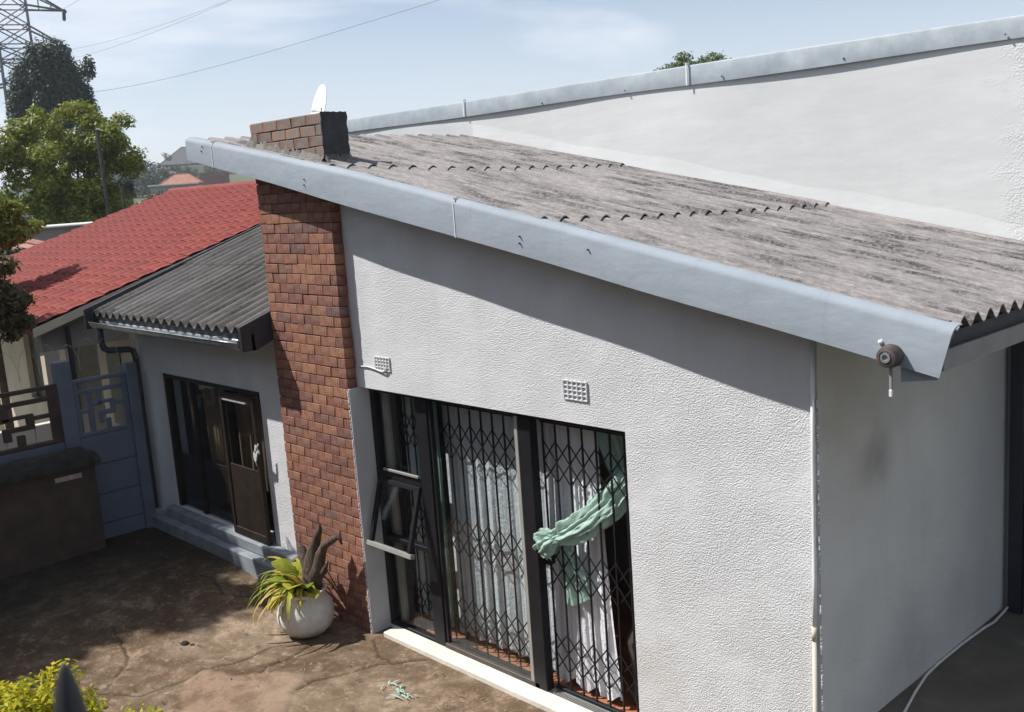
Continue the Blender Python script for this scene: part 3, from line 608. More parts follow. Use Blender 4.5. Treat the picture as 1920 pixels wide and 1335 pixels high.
# top-hung sash swung outwards
sash=MB(); T=Matrix.Translation((-6.597,4.79,1.352))@Matrix.Rotation(-R(17),4,'X')
H_=.53
sash.box(-.285,.27,-.018,.018,-.04,0,c=.003,mat=T); so_=obj('sash',sash,'dark_frame'); so_.parent=dr
for nm,args,mt in (('sash_stile',(-.285,-.245,-.018,.018,-H_,-.041),'black_metal'),('sash_stile',(.23,.27,-.018,.018,-H_,-.041),'black_metal'),('sash_rail',(-.30,.30,-.026,.018,-H_-.04,-H_-.001),'alu')):
    o=obj(nm,MB().box(*args,c=.003,mat=T),mt); o.parent=dr
o=obj('sash_pane',MB().box(-.244,.229,-.003,.002,-H_,-.041,mat=T),'glass'); o.parent=dr
# room shell
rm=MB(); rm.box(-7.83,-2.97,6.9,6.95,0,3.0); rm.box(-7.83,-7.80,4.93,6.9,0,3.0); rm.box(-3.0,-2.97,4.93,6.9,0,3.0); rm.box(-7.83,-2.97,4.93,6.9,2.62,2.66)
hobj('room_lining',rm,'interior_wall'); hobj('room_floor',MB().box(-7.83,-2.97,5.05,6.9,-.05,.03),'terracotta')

# ---------------- expanding gates
def gate(label,x0,n,sp,y,z0,z1,bands,col='black_metal'):
    g=thing('security_gate',label,'security gate',(x0,y,z0),'expanding trellis gates behind the glazed door')
    me=MB().box(-.0065,.0065,-.006,.006,0,z1-z0,c=.0015).mesh('upright',col)
    for i in range(n+1): link('upright',me,g,(i*sp,0,0))
    for (zt,zb) in bands:
        h=zt-zb
        for i in range(-2,n+1):
            for s_ in (1,-1):
                # bars climb two bays over the full band height
                a=max(0,i); b=min(n,i+2)
                if b<=a: continue
                fa=(a-i)/2; fb=(b-i)/2
                za=(zt-h*fa) if s_==1 else (zb+h*fa); zb2=(zt-h*fb) if s_==1 else (zb+h*fb)
                yy_=-.010 if s_==1 else .010
                m2=MB().bar((0,yy_,0),((b-a)*sp,yy_,zb2-za),.0095,.004,up=(0,1,0))
                link('lattice_bar',m2.mesh('lattice_bar',col),g,(a*sp,0,za-z0))
    obj('top_track',MB().box(-.01,n*sp+.02,-.016,.016,z1-z0,z1-z0+.03,c=.002),col,g); obj('bottom_track',MB().box(-.01,n*sp+.02,-.016,.016,-.022,-.001,c=.002),col,g)
    return g
BANDS=[(1.935,1.635),(1.165,.855),(.505,.215)]
gate('closed black trellis gate behind the fixed glass pane in the middle of the door',-6.13,8,.1245,4.868,.075,2.05,BANDS)
g2=gate('closed black trellis gate across the open right-hand doorway',-4.985,7,.1245,4.868,.075,2.05,BANDS)
gate('black trellis gate folded behind the narrow left window beside the chimney',-6.72,4,.098,4.915,.075,2.05,BANDS)
obj('lock_box',MB().box(-.055,.02,-.03,.03,.93,1.10,c=.004),'black_metal',g2)

# ---------------- curtains
def sheetmesh(x0,x1,z0,z1,y0,amp,waves,nx=90,nz=26,seed=0,flare=0,hem=0,xshift=None):
    r_=random.Random(seed); ph=[r_.uniform(0,6.28) for _ in range(6)]; P=[]
    for i in range(nx+1):
        s_=i/nx; row=[]
        for j in range(nz+1):
            t_=j/nz; z=z1+(z0-z1)*t_; wgt=.45+.55*t_
            x=x0+(x1-x0)*s_ + (xshift(t_,s_) if xshift else 0)
            y=y0+amp*wgt*(math.sin(2*PI*waves*s_+ph[0]+.5*t_)+.45*math.sin(2*PI*waves*1.73*s_+ph[1]+1.3*t_)+.3*math.sin(2*PI*waves*3.1*s_+ph[2]))-flare*t_*t_
            row.append((x,y,z+hem*math.sin(2*PI*waves*.5*s_+ph[3])*t_))
        P.append(row)
    mb=MB(); mb.grid(P); return mb
def curtain(label,*a,mat='white_cloth',grp=None,**k):
    o=obj('curtain',sheetmesh(*a,**k),mat,None,True); tag(o,label,'curtain',grp); return o
curtain('long white net curtain hanging behind the fixed middle pane',-6.22,-5.08,.11,2.07,4.975,.013,10,seed=3,hem=.01)
curtain('white curtain blown out at its hem behind the right-hand gate',-5.15,-4.55,.10,2.07,4.965,.013,7,seed=5,hem=.03,flare=.04,xshift=lambda t,s:.14*t*t*s)
curtain('mint curtain hanging at the right of the narrow left window',-6.62,-6.30,.10,2.05,4.985,.018,4,seed=8,mat='mint_cloth')
curtain('pale net curtain hanging at the left of the narrow left window',-6.80,-6.60,.10,2.05,5.02,.014,3,seed=18)
curtain('mint curtain gathered at the top right corner of the doorway',-4.62,-4.10,1.50,2.07,4.965,.022,6,seed=9,mat='mint_cloth',xshift=lambda t,s:.30*t*(1-s)+.0)
# knotted sweep pushed out through the bars
ctr=[(-4.10,4.95,2.02),(-4.16,4.94,1.90),(-4.24,4.93,1.77),(-4.33,4.92,1.66),(-4.44,4.90,1.54),(-4.58,4.88,1.42),(-4.71,4.86,1.33),(-4.82,4.84,1.27),(-4.88,4.815,1.24),(-4.93,4.80,1.215),(-4.99,4.80,1.175),(-5.035,4.80,1.13),(-5.06,4.80,1.09)]
wd=[.035,.055,.072,.085,.095,.100,.090,.072,.050,.085,.105,.085,.015]; nn=64; P=[]
_k=len(ctr); _t=np.linspace(0,_k-1,95); ctr=[tuple(np.interp(q_,range(_k),[c[a_] for c in ctr]) for a_ in range(3)) for q_ in _t]; wd=list(np.interp(_t,range(_k),wd)); nn=120
from mathutils import noise as mn
for i,(c_,w_) in enumerate(zip(ctr,wd)):
    a=Vector(ctr[max(0,i-2)]); b=Vector(ctr[min(len(ctr)-1,i+2)]); d=(b-a).normalized(); n_=d.cross(Vector((0,1,0))).normalized(); row=[]
    for j in range(nn+1):
        th=2*PI*j/nn; q_=i/94; rr_=1+.20*math.sin(5*th+q_*3)+.15*math.sin(11*th-q_*5)+.09*math.sin(17*th+q_*9)
        cr_=.030*abs(mn.noise(Vector((math.cos(th)*2.2,math.sin(th)*2.2,q_*9))))+.016*mn.noise(Vector((math.cos(th)*5,math.sin(th)*5,q_*22)))-.008; row.append(tuple(Vector(c_)+n_*math.cos(th)*(w_*.92*rr_+cr_)+Vector((0,1,0))*math.sin(th)*(w_*.32*rr_+cr_)))
    P.append(row)
mb=MB(); mb.grid(P); o=obj('knotted_curtain',mb,'mint_cloth',None,True); tag(o,'mint satin curtain swept sideways and knotted round the bars of the right gate','curtain')
P=[]
for i in range(25):
    s_=i/24; row=[]
    for j in range(14):
        t_=j/13; row.append((-4.96+.27*s_*(.75+.35*t_)+.05*t_,4.895+.016*math.sin(s_*15+t_)+.01*math.sin(s_*31),1.13-.34*t_-.03*math.sin(s_*5)*t_-.05*(1-s_)*t_))
    P.append(row)
mb=MB(); mb.grid(P); t_=obj('curtain_tail',mb,'mint_cloth',o,True)
# clay figure shape inside the dark side of the doorway
mb=MB(); mb.lathe([(0,0),(.08,0),(.10,.06),(.085,.20),(.10,.36),(.12,.50),(.07,.60),(.05,.66),(.075,.69),(.07,.70),(0,.69)],c=(-4.36,5.1,.03),n=20); o=obj('clay_vase',mb,'brown_frame',None,True); tag(o,'tall brown clay vase in the gloom behind the right gate','vase')

# ---------------- cables on the front wall
mb=MB(); mb.tube([(-6.94,4.694,2.315),(-6.86,4.692,2.312),(-6.76,4.690,2.318),(-6.66,4.688,2.308),(-6.60,4.684,2.300),(-6.545,4.680,2.296),(-6.51,4.682,2.312),(-6.515,4.688,2.335)],.006,7); o=obj('wall_cable',mb,'cable_white',None,True); tag(o,'thin white cable clipped to the wall from chimney to left air brick','cable')
mb=MB(); mb.tube([(-6.975,4.69,3.4),(-6.955,4.688,2.9),(-6.935,4.686,2.7),(-6.925,4.69,2.5),(-6.93,4.694,2.315)],.0035,6); o=obj('thin_cable',mb,'cable_grey',None,True); tag(o,'thin grey cable running down the wall beside the brick chimney','cable')
# camera-like lamp on the low end of the fascia
lm=thing('sensor_lamp','small round rusty sensor lamp fixed to the low end of the fascia','lamp',(-2.19,4.41,2.815))
T=Matrix.Rotation(PI/2,4,'X')
def rotobj(name,prof,mat,par,rot=T,loc=(0,0,0),n=20):
    mb=MB(); mb.lathe(prof,n=n); me=mb.mesh(name,mat,True); me.transform(rot); o=link(name,me,par,loc); smooth_angle(o,35); return o
rotobj('housing',[(0,.0),(.050,.0),(.055,.02),(.052,.055),(.046,.075),(.030,.080),(.028,.070),(0,.070)],'lamp_rust',lm)
rotobj('lens',[(.026,.071),(.024,.083),(.014,.083),(.013,.074),(0,.074)],'gutter_metal',lm)
obj('stem',MB().box(-.005,.009,-.035,-.022,-.155,-.05,c=.002),'far_grey',lm); obj('stem_tip',MB().box(-.006,.009,-.036,-.021,-.19,-.1555,c=.002),'white_paint',lm)
obj('bracket_plate',MB().prism([(.02,-.13),(.02,-.03),(.19,-.085),(.19,-.105)],.03,.036),'fascia_paint',lm)
# ---------------- recess at the far end of the side wall
mb=MB(); mb.box(-2.71,-2.62,7.135,7.195,.45,2.72,c=.004); hobj('recess_frame',mb,'dark_pipe')
mb=MB(); mb.box(-2.60,-2.2,7.15,7.19,.47,2.55,c=.004); o=hobj('side_door',mb,'dark_frame'); 
mb=MB(); mb.box(-2.56,-2.25,7.12,7.149,.62,.70,c=.004); hobj('door_trim',mb,'plaster_smooth')
mb=MB(); mb.tube([(-2.60,5.25,.462),(-2.632,5.419,.462),(-2.685,5.662,.462),(-2.728,5.902,.462),(-2.738,6.115,.463),(-2.735,6.464,.464),(-2.722,6.77,.464),(-2.706,6.911,.464),(-2.715,7.05,.466),(-2.70,7.12,.50)],.0085,8); o=obj('ground_cable',mb,'cable_white',None,True); tag(o,'thin white cable lying along the foot of the shaded side wall','cable')

# ================================================================ WING
wing=thing('house_wing','low lean-to wing with dark corrugated roof left of the brick chimney','building',(-9.6,4.7,0)); WL=Vector(wing.location)
def wobj(name,mb,mats,smooth=False):
    o=obj(name,mb,mats,None,smooth); o.parent=wing; o.matrix_parent_inverse=Matrix.Translation(-WL); return o
mb=MB(); mb.box(-11.2,-8.052,4.70,4.9,1.915,2.62); mb.box(-11.2,-10.68,4.70,4.9,-.2,1.915); mb.box(-8.58,-8.052,4.70,4.9,-.2,1.915); mb.box(-10.68,-8.58,4.70,4.9,-.2,.40)
wobj('front_wall',mb,'stucco')
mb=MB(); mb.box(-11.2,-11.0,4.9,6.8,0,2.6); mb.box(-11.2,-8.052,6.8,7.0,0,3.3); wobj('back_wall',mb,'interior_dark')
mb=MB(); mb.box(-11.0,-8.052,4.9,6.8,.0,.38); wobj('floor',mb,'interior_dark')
mb=MB(); mb.box(-10.75,-8.1,4.585,4.699,.30,.412,c=.01); wobj('door_sill',mb,'plinth_blue')
mb=MB(); mb.box(-11.3,-8.06,4.50,4.699,-.1,.298,c=.012); wobj('plinth',mb,'plinth_blue')
# wing doors
wd_=wobj('door_frame',MB().box(-10.68,-10.62,4.72,4.80,.41,1.912,c=.003).box(-8.64,-8.583,4.72,4.80,.41,1.912,c=.003).box(-10.62,-8.64,4.72,4.80,1.86,1.912,c=.003),'door_timber')
for x in (-10.1,-9.35): wobj('mullion',MB().box(x-.03,x+.03,4.73,4.79,.415,1.858,c=.003),'door_timber')
wobj('pane',MB().box(-10.6,-10.14,4.755,4.76,.42,1.85),'glass'); wobj('pane',MB().box(-10.06,-9.39,4.755,4.76,.42,1.85),'glass')
wobj('lower_panel',MB().box(-10.6,-10.14,4.761,4.775,.42,1.02,c=.003),'door_timber'); wobj('lower_panel',MB().box(-10.06,-9.39,4.761,4.775,.42,1.02,c=.003),'door_timber')
# leaf swung out
leaf=wobj('door_leaf',MB().box(-9.25,-9.20,4.62,4.66,.42,1.86,c=.003),'door_timber')
for a in ((-9.20,-8.63,4.62,4.66,1.80,1.86),(-9.20,-8.63,4.62,4.66,.42,.50),(-8.63,-8.585,4.62,4.66,.42,1.86)):
    o=obj('leaf_rail',MB().box(*a,c=.003),'door_timber'); o.parent=leaf; leaf.matrix_parent_inverse=Matrix.Translation(-WL)
o=obj('leaf_glass',MB().box(-9.20,-8.63,4.638,4.641,1.15,1.80),'glass'); o.parent=leaf
o=obj('leaf_panel',MB().box(-9.20,-8.63,4.632,4.646,.50,1.149,c=.002),'door_timber'); o.parent=leaf
o=obj('leaf_bar',MB().box(-9.15,-8.70,4.60,4.619,1.80,1.812,c=.002),'alu'); o.parent=leaf
curtain('brown patterned curtain inside the dark doorway of the wing',-10.1,-9.55,.9,1.80,4.86,.02,4,seed=31,mat='brown_cloth')
curtain('tan curtain in the dark doorway of the wing, nearest the chimney',-9.42,-8.85,.85,1.80,4.86,.02,5,seed=32,mat='brown_cloth')
mb=MB(); P=[[(-8.62+.09*s_+.02*math.sin(t_*9),4.60-.02*math.sin(s_*3),1.33+.13*s_-.10*t_+.02*math.sin(s_*12+t_*5)) for t_ in np.linspace(0,1,9)] for s_ in np.linspace(0,1,12)]; mb.grid(P)
o=obj('cloth_rag',mb,'white_plastic',None,True); tag(o,'crumpled pale rag caught on the edge of the open wing door','rag')
# wing roof
WP=.177; WA=.031; wpitch=math.tan(R(18.9))
def wz(y): return 2.585+(y-4.36)*wpitch
xx=np.arange(-11.50,-8.06,WP/12); wc=[0,72,144,len(xx)-1]
for (ya,yb,k) in ((4.355,5.62,0),(5.50,6.95,1)):
    for c0,c1 in zip(wc[:-1],wc[1:]):
        P=[];Q=[]
        for x in xx[c0:c1+1]:
            row=[];rq=[]
            for i in range(11):
                s_=i/10; y=ya+(yb-ya)*s_; z=wz(y)+WA*math.cos(2*PI*(x+8.42)/WP)+(.014*(1-s_) if k else 0)+.004*math.sin(x*3)
                row.append((float(x),y,z)); rq.append((float(x),y,z-.007))
            P.append(row);Q.append(rq)
        mb=MB(); mb.grid(P); mb.grid(Q); nn=len(P); o2=nn*11
        for j in range(nn-1):
            mb.f.append((j*11,(j+1)*11,o2+(j+1)*11,o2+j*11)); mb.mi.append(0)
        for i in range(10):
            mb.f.append((i,i+1,o2+i+1,o2+i)); e=(nn-1)*11; mb.f.append((e+i,o2+e+i,o2+e+i+1,e+i+1)); mb.mi+=[0,0]
        o=wobj('roof_sheet',mb,'wing_sheet'); smooth_angle(o,60)
# boards and gutter
mb=MB(); mb.box(-11.55,-8.06,4.40,4.43,2.40,2.545); wobj('eave_board',mb,'dark_pipe')
for x in (-11.58,-8.09):
    mb=MB(); mb.prism([(4.30,2.40),(4.30,2.62),(6.9,wz(6.9)+.02),(6.9,wz(6.9)-.16),(4.44,2.40)],x,x+.03,'x'); wobj('barge_board',mb,'dark_pipe')
G=[]
for x in (-11.42,-10.9,-10.3,-9.7,-9.1,-8.5,-8.12):
    zc=2.475+(x+11.42)*-.004; r_=.058
    rw=[(x,4.345-r_-.010,zc+.022),(x,4.345-r_-.012,zc+.012),(x,4.345-r_,zc+.010)]+[(x,4.345-r_*math.cos(a_),zc-r_*math.sin(a_)) for a_ in np.linspace(0.05,PI-.05,11)]+[(x,4.345+r_,zc+.02)]
    G.append(rw)
mb=MB(); mb.grid(G); o=wobj('gutter',mb,'gutter_metal',True)
sm=o.modifiers.new('s','SOLIDIFY'); sm.thickness=.003
mb=MB(); mb.prism([(4.285,2.50)]+[(4.345-.058*math.cos(a_),2.462-.058*math.sin(a_)) for a_ in np.linspace(0,PI,10)]+[(4.403,2.50)],-8.122,-8.116,'x'); wobj('gutter_end',mb,'gutter_metal')
for x in (-11.0,-10.2,-9.4,-8.6):
    wobj('gutter_bracket',MB().box(x-.012,x+.012,4.27,4.40,2.487,2.492,c=.001),'gutter_metal')
mb=MB(); mb.tube([(-11.30,4.345,2.43),(-11.30,4.345,2.26),(-11.29,4.36,2.19),(-11.26,4.40,2.165),(-11.22,4.60,2.15),(-11.20,4.64,2.13),(-11.185,4.655,2.07),(-11.185,4.655,1.3),(-11.185,4.655,.2),(-11.185,4.60,.16)],.036,12); wobj('downpipe',mb,'dark_pipe',True)

# ================================================================ BOUNDARY FENCE
fence=thing('boundary_fence','painted precast boundary wall with open geometric panels beside the wing','fence',(-11,3.8,0)); FL=Vector(fence.location)
def fobj(name,mb,mats,label=None):
    o=obj(name,mb,mats); o.parent=fence; o.matrix_parent_inverse=Matrix.Translation(-FL)
    if label: o['label']=label
    return o
FXa,FXb=-11.05,-11.0
for k,(y0,y1,z1) in enumerate(((4.44,4.56,2.03),(3.70,3.86,2.17),(2.55,2.70,2.17),(1.35,1.50,2.17))):
    fobj('post',MB().box(-11.09,-10.96,y0,y1,-.2,z1,c=.01),'wall_blue')
def fpanel(y0,y1,mat,seed):
    # framed open panel: rails, stiles and a stepped key pattern, each a real bar
    L_=y1-y0; z0,z1=1.32,1.945; b=[]
    b+=[(0,1,0,.07),(0,1,.93,1),(0,.10,.07,.93),(.90,1,.07,.93)]
    b+=[(.10,.90,.74,.815),(.24,.33,.07,.74),(.33,.50,.50,.575),(.42,.50,.575,.74),(.42,.50,.18,.32),(.42,.74,.32,.40),(.66,.74,.40,.58),(.42,.66,.52,.58),(.74,.90,.46,.53),(.55,.63,.07,.25),(.10,.24,.40,.47)]
    for (a,c,d,e) in b:
        fobj('panel_bar',MB().box(FXa,FXb,y0+L_*a,y0+L_*c,z0+(z1-z0)*d,z0+(z1-z0)*e,c=.006),mat)
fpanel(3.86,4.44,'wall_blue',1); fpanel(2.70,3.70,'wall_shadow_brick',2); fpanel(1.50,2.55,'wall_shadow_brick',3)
for j in range(4):
    for (y0,y1,mt) in ((3.86,4.44,'wall_blue'),(2.70,3.70,'wall_blue'),(1.50,2.55,'wall_blue')):
        fobj('panel',MB().box(FXa,FXb,y0,y1,.0+j*.33+.004,.0+(j+1)*.33-.004,c=.006),mt)
mb=MB(); pts=[]
for i in range(520):
    s_=i/520; y=1.4+3.3*s_; a=s_*2*PI*16; pts.append((-11.02+.13*math.sin(a),y,2.20+.15*math.cos(a)+.02*math.sin(s_*40)))
mb.tube(pts,.0022,4); 
for i in range(0,520,4):
    p=pts[i]; mb.bar((p[0]-.010,p[1]-.006,p[2]-.008),(p[0]+.010,p[1]+.006,p[2]+.008),.003)
o=obj('razor_wire',mb,'cable_grey'); tag(o,'loose coil of thin razor wire along the top of the boundary wall','wire')
# low brick planter wall in the shade with mossy top
pw=thing('planter_wall','low brown shaded garden wall with dark mossy top in front of the fence','wall',(-10.8,2.6,0)); PL=Vector(pw.location)
def pobj(name,mb,mat):
    o=obj(name,mb,mat); o.parent=pw; o.matrix_parent_inverse=Matrix.Translation(-PL); return o
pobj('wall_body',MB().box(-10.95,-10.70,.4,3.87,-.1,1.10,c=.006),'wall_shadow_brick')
mb=MB(); P=[]
for i in range(60):
    y=.35+3.57*i/59; row=[]
    for j in range(13):
        a=PI*j/12; rr_=1+.02*math.sin(y*9+j)+.015*math.sin(y*23+j*2); row.append((-10.83-.19*math.cos(a)*rr_,y,1.10+.17*math.sin(a)*rr_*(1 if i<58 else .6)))
    P.append(row)
mb.grid(P); mb.f.append(tuple(range(13))); mb.f.append(tuple(range(59*13,60*13))); mb.mi+=[0,0]; pobj('mossy_coping',mb,'moss_top')
mb=MB()
mb=MB(); mb.box(-10.699,-10.694,3.45,3.72,.98,1.03,c=.001); pobj('pale_scrape',mb,'mortar_light')

# ================================================================ RED-ROOFED NEIGHBOUR
rh=thing('red_roof_house','cream neighbour house with bright red tiled roof beyond the fence','house',(-15.5,6.4,-.2)); RL=Vector(rh.location)
def robj(name,mb,mats,smooth=False):
    o=obj(name,mb,mats,None,smooth); o.parent=rh; o.matrix_parent_inverse=Matrix.Translation(-RL); return o
tp=math.tan(R(17)); cpz=math.cos(R(17)); YE,ZE=3.96,2.425
def rz(y): return ZE+(y-YE)*tp
RX0,RX1=-18.7,-12.32; YR=8.92
roofbase=robj('roof',MB().prism([(YE+.05,rz(YE+.05)-.05),(YR,rz(YR)-.05),(YR+4.9,ZE-.05),(YR+4.9,ZE-.12),(YR,rz(YR)-.13),(YE+.05,rz(YE+.05)-.12)],RX0+.02,RX1-.02,'x'),'red_tile')
TW=.29; TR=.2365
mb=MB(); P=[]
prof=[(0,0),(.10,.018),(.28,.026),(.46,.018),(.60,.002),(.80,-.004),(1,0)]
for (py,pz) in ((-.012,-.022),(-.012,.0),(.06,.006),(TR/cpz*cpz+.01,-.012)):
    P.append([(u*TW,py,pz+h) for u,h in prof])
mb.grid(P); tme=mb.mesh('roof_tile','red_tile'); 
tme.transform(Matrix.Identity(4))
rot=Matrix.Rotation(R(17),4,'X')
tme.transform(rot)
tiles=[]
nrow=int((YR-YE)/(TR*cpz))+1
for r_ in range(nrow):
    y=YE+r_*TR*cpz
    if y+.1>YR: break
    offx=(r_%2)*TW*.5
    x=RX1-TW-offx*0
    while x>RX0-.05:
        tiles.append((math.dist((x,y,rz(y)),(0,0,3.73)),x,y)); x-=TW
tiles.sort()
st=MB()
tv=[v.co.copy() for v in tme.vertices]; tf=[tuple(p.vertices) for p in tme.polygons]
roofbase.matrix_parent_inverse=Matrix.Translation(-RL)
for k,(d,x,y) in enumerate(tiles):
    j=Vector((random.uniform(-.004,.004),random.uniform(-.003,.003),random.uniform(0,.005)))
    p=Vector((x,y,rz(y)+.004))+j
    if k<296:
        o=bpy.data.objects.new('roof_tile',tme); COL.objects.link(o); o.parent=roofbase; o.location=p
    else: st.add([v+p for v in tv],tf)
o=obj('far_roof_tiles',st,'red_tile'); o.parent=roofbase; stuff(o)
me=None
for k in range(18):
    x=RX0+k*(RX1-RX0)/18
    if me is None:
        mb=MB(); G=[[ (xx_,.10*math.cos(a)*sc_,.065*math.sin(a)*sc_) for a in np.linspace(0,PI,9)] for xx_,sc_ in ((0,1.08),(.03,1.08),(.36,.97))]; mb.grid(G); me=mb.mesh('ridge_tile','red_tile',True)
    o=link('ridge_tile',me,roofbase,(x,YR,rz(YR)-.02))
robj('barge_board',MB().prism([(YE+.02,rz(YE)-.12),(YE+.02,rz(YE)-.02),(YR,rz(YR)-.015),(YR,rz(YR)-.12)],RX1-.015,RX1+.012,'x'),'cream_wall')
robj('barge_board',MB().prism([(YE+.02,rz(YE)-.12),(YE+.02,rz(YE)-.02),(YR,rz(YR)-.015),(YR,rz(YR)-.12)],RX0-.02,RX0+.005,'x'),'cream_wall')
mb=MB(); mb.prism([(5.2,-.3),(13.4,-.3),(13.4,rz(5.2)-.13),(YR,rz(YR)-.13),(5.2,rz(5.2)-.13)],-12.75,-12.6,'x'); robj('gable_wall',mb,'cream_wall')
robj('veranda_beam',MB().prism([(4.15,rz(4.15)-.40),(4.15,rz(4.15)-.13),(5.2,rz(5.2)-.13),(5.2,rz(4.15)-.40)],-12.72,-12.6,'x'),'beige_wall')
robj('veranda_post',MB().box(-12.74,-12.58,4.15,4.32,-.3,rz(4.15)-.40,c=.01),'cream_wall'); robj('veranda_post',MB().box(-15.3,-15.1,4.15,4.32,-.3,rz(4.15)-.14,c=.01),'cream_wall')
mb=MB(); mb.box(-18.5,-16.6,5.2,5.35,-.3,2.6); mb.box(-15.6,-14.9,5.2,5.35,-.3,2.6); mb.box(-13.7,-12.75,5.2,5.35,-.3,2.6); mb.box(-16.6,-15.6,5.2,5.35,-.3,.9); mb.box(-16.6,-15.6,5.2,5.35,2.1,2.6); mb.box(-14.9,-13.7,5.2,5.35,2.1,2.6); robj('front_wall',mb,'cream_wall')
robj('door',MB().box(-14.9,-13.7,5.28,5.32,-.2,2.1,c=.004),'brown_frame'); robj('window',MB().box(-16.6,-15.6,5.28,5.32,.9,2.1,c=.004),'window_dark'); robj('window',MB().box(-13.4,-12.95,5.185,5.199,.9,1.9,c=.004),'window_dark')
robj('veranda_floor',MB().box(-18.6,-12.5,3.9,5.2,-.4,.1),'far_grey'); robj('window_frame',MB().box(-12.599,-12.575,5.75,5.80,1.0,2.0,c=.003).box(-12.599,-12.575,6.35,6.40,1.0,2.0,c=.003).box(-12.599,-12.575,5.80,6.35,1.95,2.0,c=.003),'brown_frame')
robj('drain_pipe',MB().tube([(-12.56,4.45,2.35),(-12.56,4.45,0)],.03,8),'dark_pipe')
# sunlit white wall of the neighbour's yard seen through the fence openings
nw=thing('garden_wall','low sunlit white garden wall seen through the fence openings','wall',(-13.6,3.3,-.3))
for k in range(9): obj('panel',MB().box(-.06,.06,-1.6+k*.36+.003,-1.6+(k+1)*.36-.003,0,1.35,c=.006),'far_white',nw)

# ================================================================ VEGETATION
def leaves(n,blobs,size,flat=.5,jit=.35,shell=.55,aspect=.5,seed=0,droop=0):
    r_=np.random.default_rng(seed); w_=np.array([b[3]*b[4]*b[5] for b in blobs]); w_=w_**.8; w_/=w_.sum(); idx=r_.choice(len(blobs),n,p=w_)
    B=np.array(blobs)[idx]; d=r_.normal(size=(n,3)); d/=np.linalg.norm(d,axis=1)[:,None]; rad=shell+(1-shell)*r_.random(n)**.6
    rad*=1+.10*r_.normal(size=n)
    P=B[:,:3]+d*B[:,3:6]*rad[:,None]
    nr=d*flat+r_.normal(size=(n,3))*jit+np.array([0,0,.35]); nr/=np.linalg.norm(nr,axis=1)[:,None]
    a=r_.normal(size=(n,3)); a[:,2]-=droop; a-=nr*(a*nr).sum(1)[:,None]; a/=np.linalg.norm(a,axis=1)[:,None]; b=np.cross(nr,a)
    s_=size*(.6+.8*r_.random(n))[:,None]
    v0=P-a*s_; v1=P+b*s_*aspect+nr*s_*.12; v2=P+a*s_; v3=P-b*s_*aspect+nr*s_*.12
    V_=np.stack([v0,v1,v2,v3],1).reshape(-1,3)
    tone=np.repeat(np.clip(r_.normal(.5,.22,n),0,1),4)
    return V_,tone
def leafmesh(name,V_,tone,mat):
    n=len(V_)//4; me=bpy.data.meshes.new(name); me.vertices.add(len(V_)); me.vertices.foreach_set('co',V_.ravel()); me.loops.add(n*4); me.loops.foreach_set('vertex_index',np.arange(n*4)); me.polygons.add(n)
    me.polygons.foreach_set('loop_start',np.arange(0,n*4,4)); me.polygons.foreach_set('loop_total',np.full(n,4)); me.update(calc_edges=True)
    at_=me.attributes.new('tone','FLOAT','POINT'); at_.data.foreach_set('value',tone); me.materials.append(MT[mat]); return me
def clumps(c,rx,ry,rz_,n,r0,r1,seed,low=-.5):
    r_=random.Random(seed); out_=[]
    while len(out_)<n:
        d=Vector((r_.gauss(0,1),r_.gauss(0,1),r_.gauss(0,1))).normalized()
        if d.z<low: continue
        q=r_.uniform(.35,1); s_=r_.uniform(r0,r1); out_.append((c[0]+d.x*rx*q,c[1]+d.y*ry*q,c[2]+d.z*rz_*q,s_,s_,s_*r_.uniform(.6,.95)))
    return out_
def tree(name,label,cat,base,trunkpts,trad,blobs,nleaf,size,mat,seed=0,group=None,limbs=True,**k):
    t=thing(name,label,cat,base,group); B=Vector(base)
    mb=MB(); mb.tube([Vector(p)-B for p in trunkpts],[trad*(1-.55*i/(len(trunkpts)-1)) for i in range(len(trunkpts))],9)
    if limbs:
        tp_=Vector(trunkpts[-1])-B; r_=random.Random(seed)
        for b in r_.sample(blobs,min(len(blobs),16)):
            e=Vector(b[:3])-B; s_=(Vector(trunkpts[-2])-B).lerp(tp_,r_.random()); m_=s_.lerp(e,.5)+Vector((r_.uniform(-1,1),r_.uniform(-1,1),r_.uniform(0,1)))*trad*1.5
            mb.tube([s_,m_,e],[trad*.36,trad*.2,trad*.07],6)
    obj('trunk',mb,'bark',t,True)
    V_,tone=leaves(nleaf,[(b[0]-B.x,b[1]-B.y,b[2]-B.z,*b[3:]) for b in blobs],size,seed=seed,**k)
    link('crown',leafmesh('crown',V_,tone,mat),t)
    return t
# tree whose shade covers the left half of the yard (stands left of the picture)
bl=clumps((-14.3,-.15,6.0),2.0,2.25,1.3,95,.45,.75,5,-.9)+clumps((-14.0,.5,4.8),1.7,1.5,.7,16,.4,.6,6,-.9)
tree('shade_tree','large leafy tree left of the yard that shades its left half','tree',(-14.4,-.4,-.2),[(-14.4,-.4,-.2),(-14.45,-.3,2),(-14.3,-.1,4.2)],.22,bl,85000,.085,'leaf_mid',21)
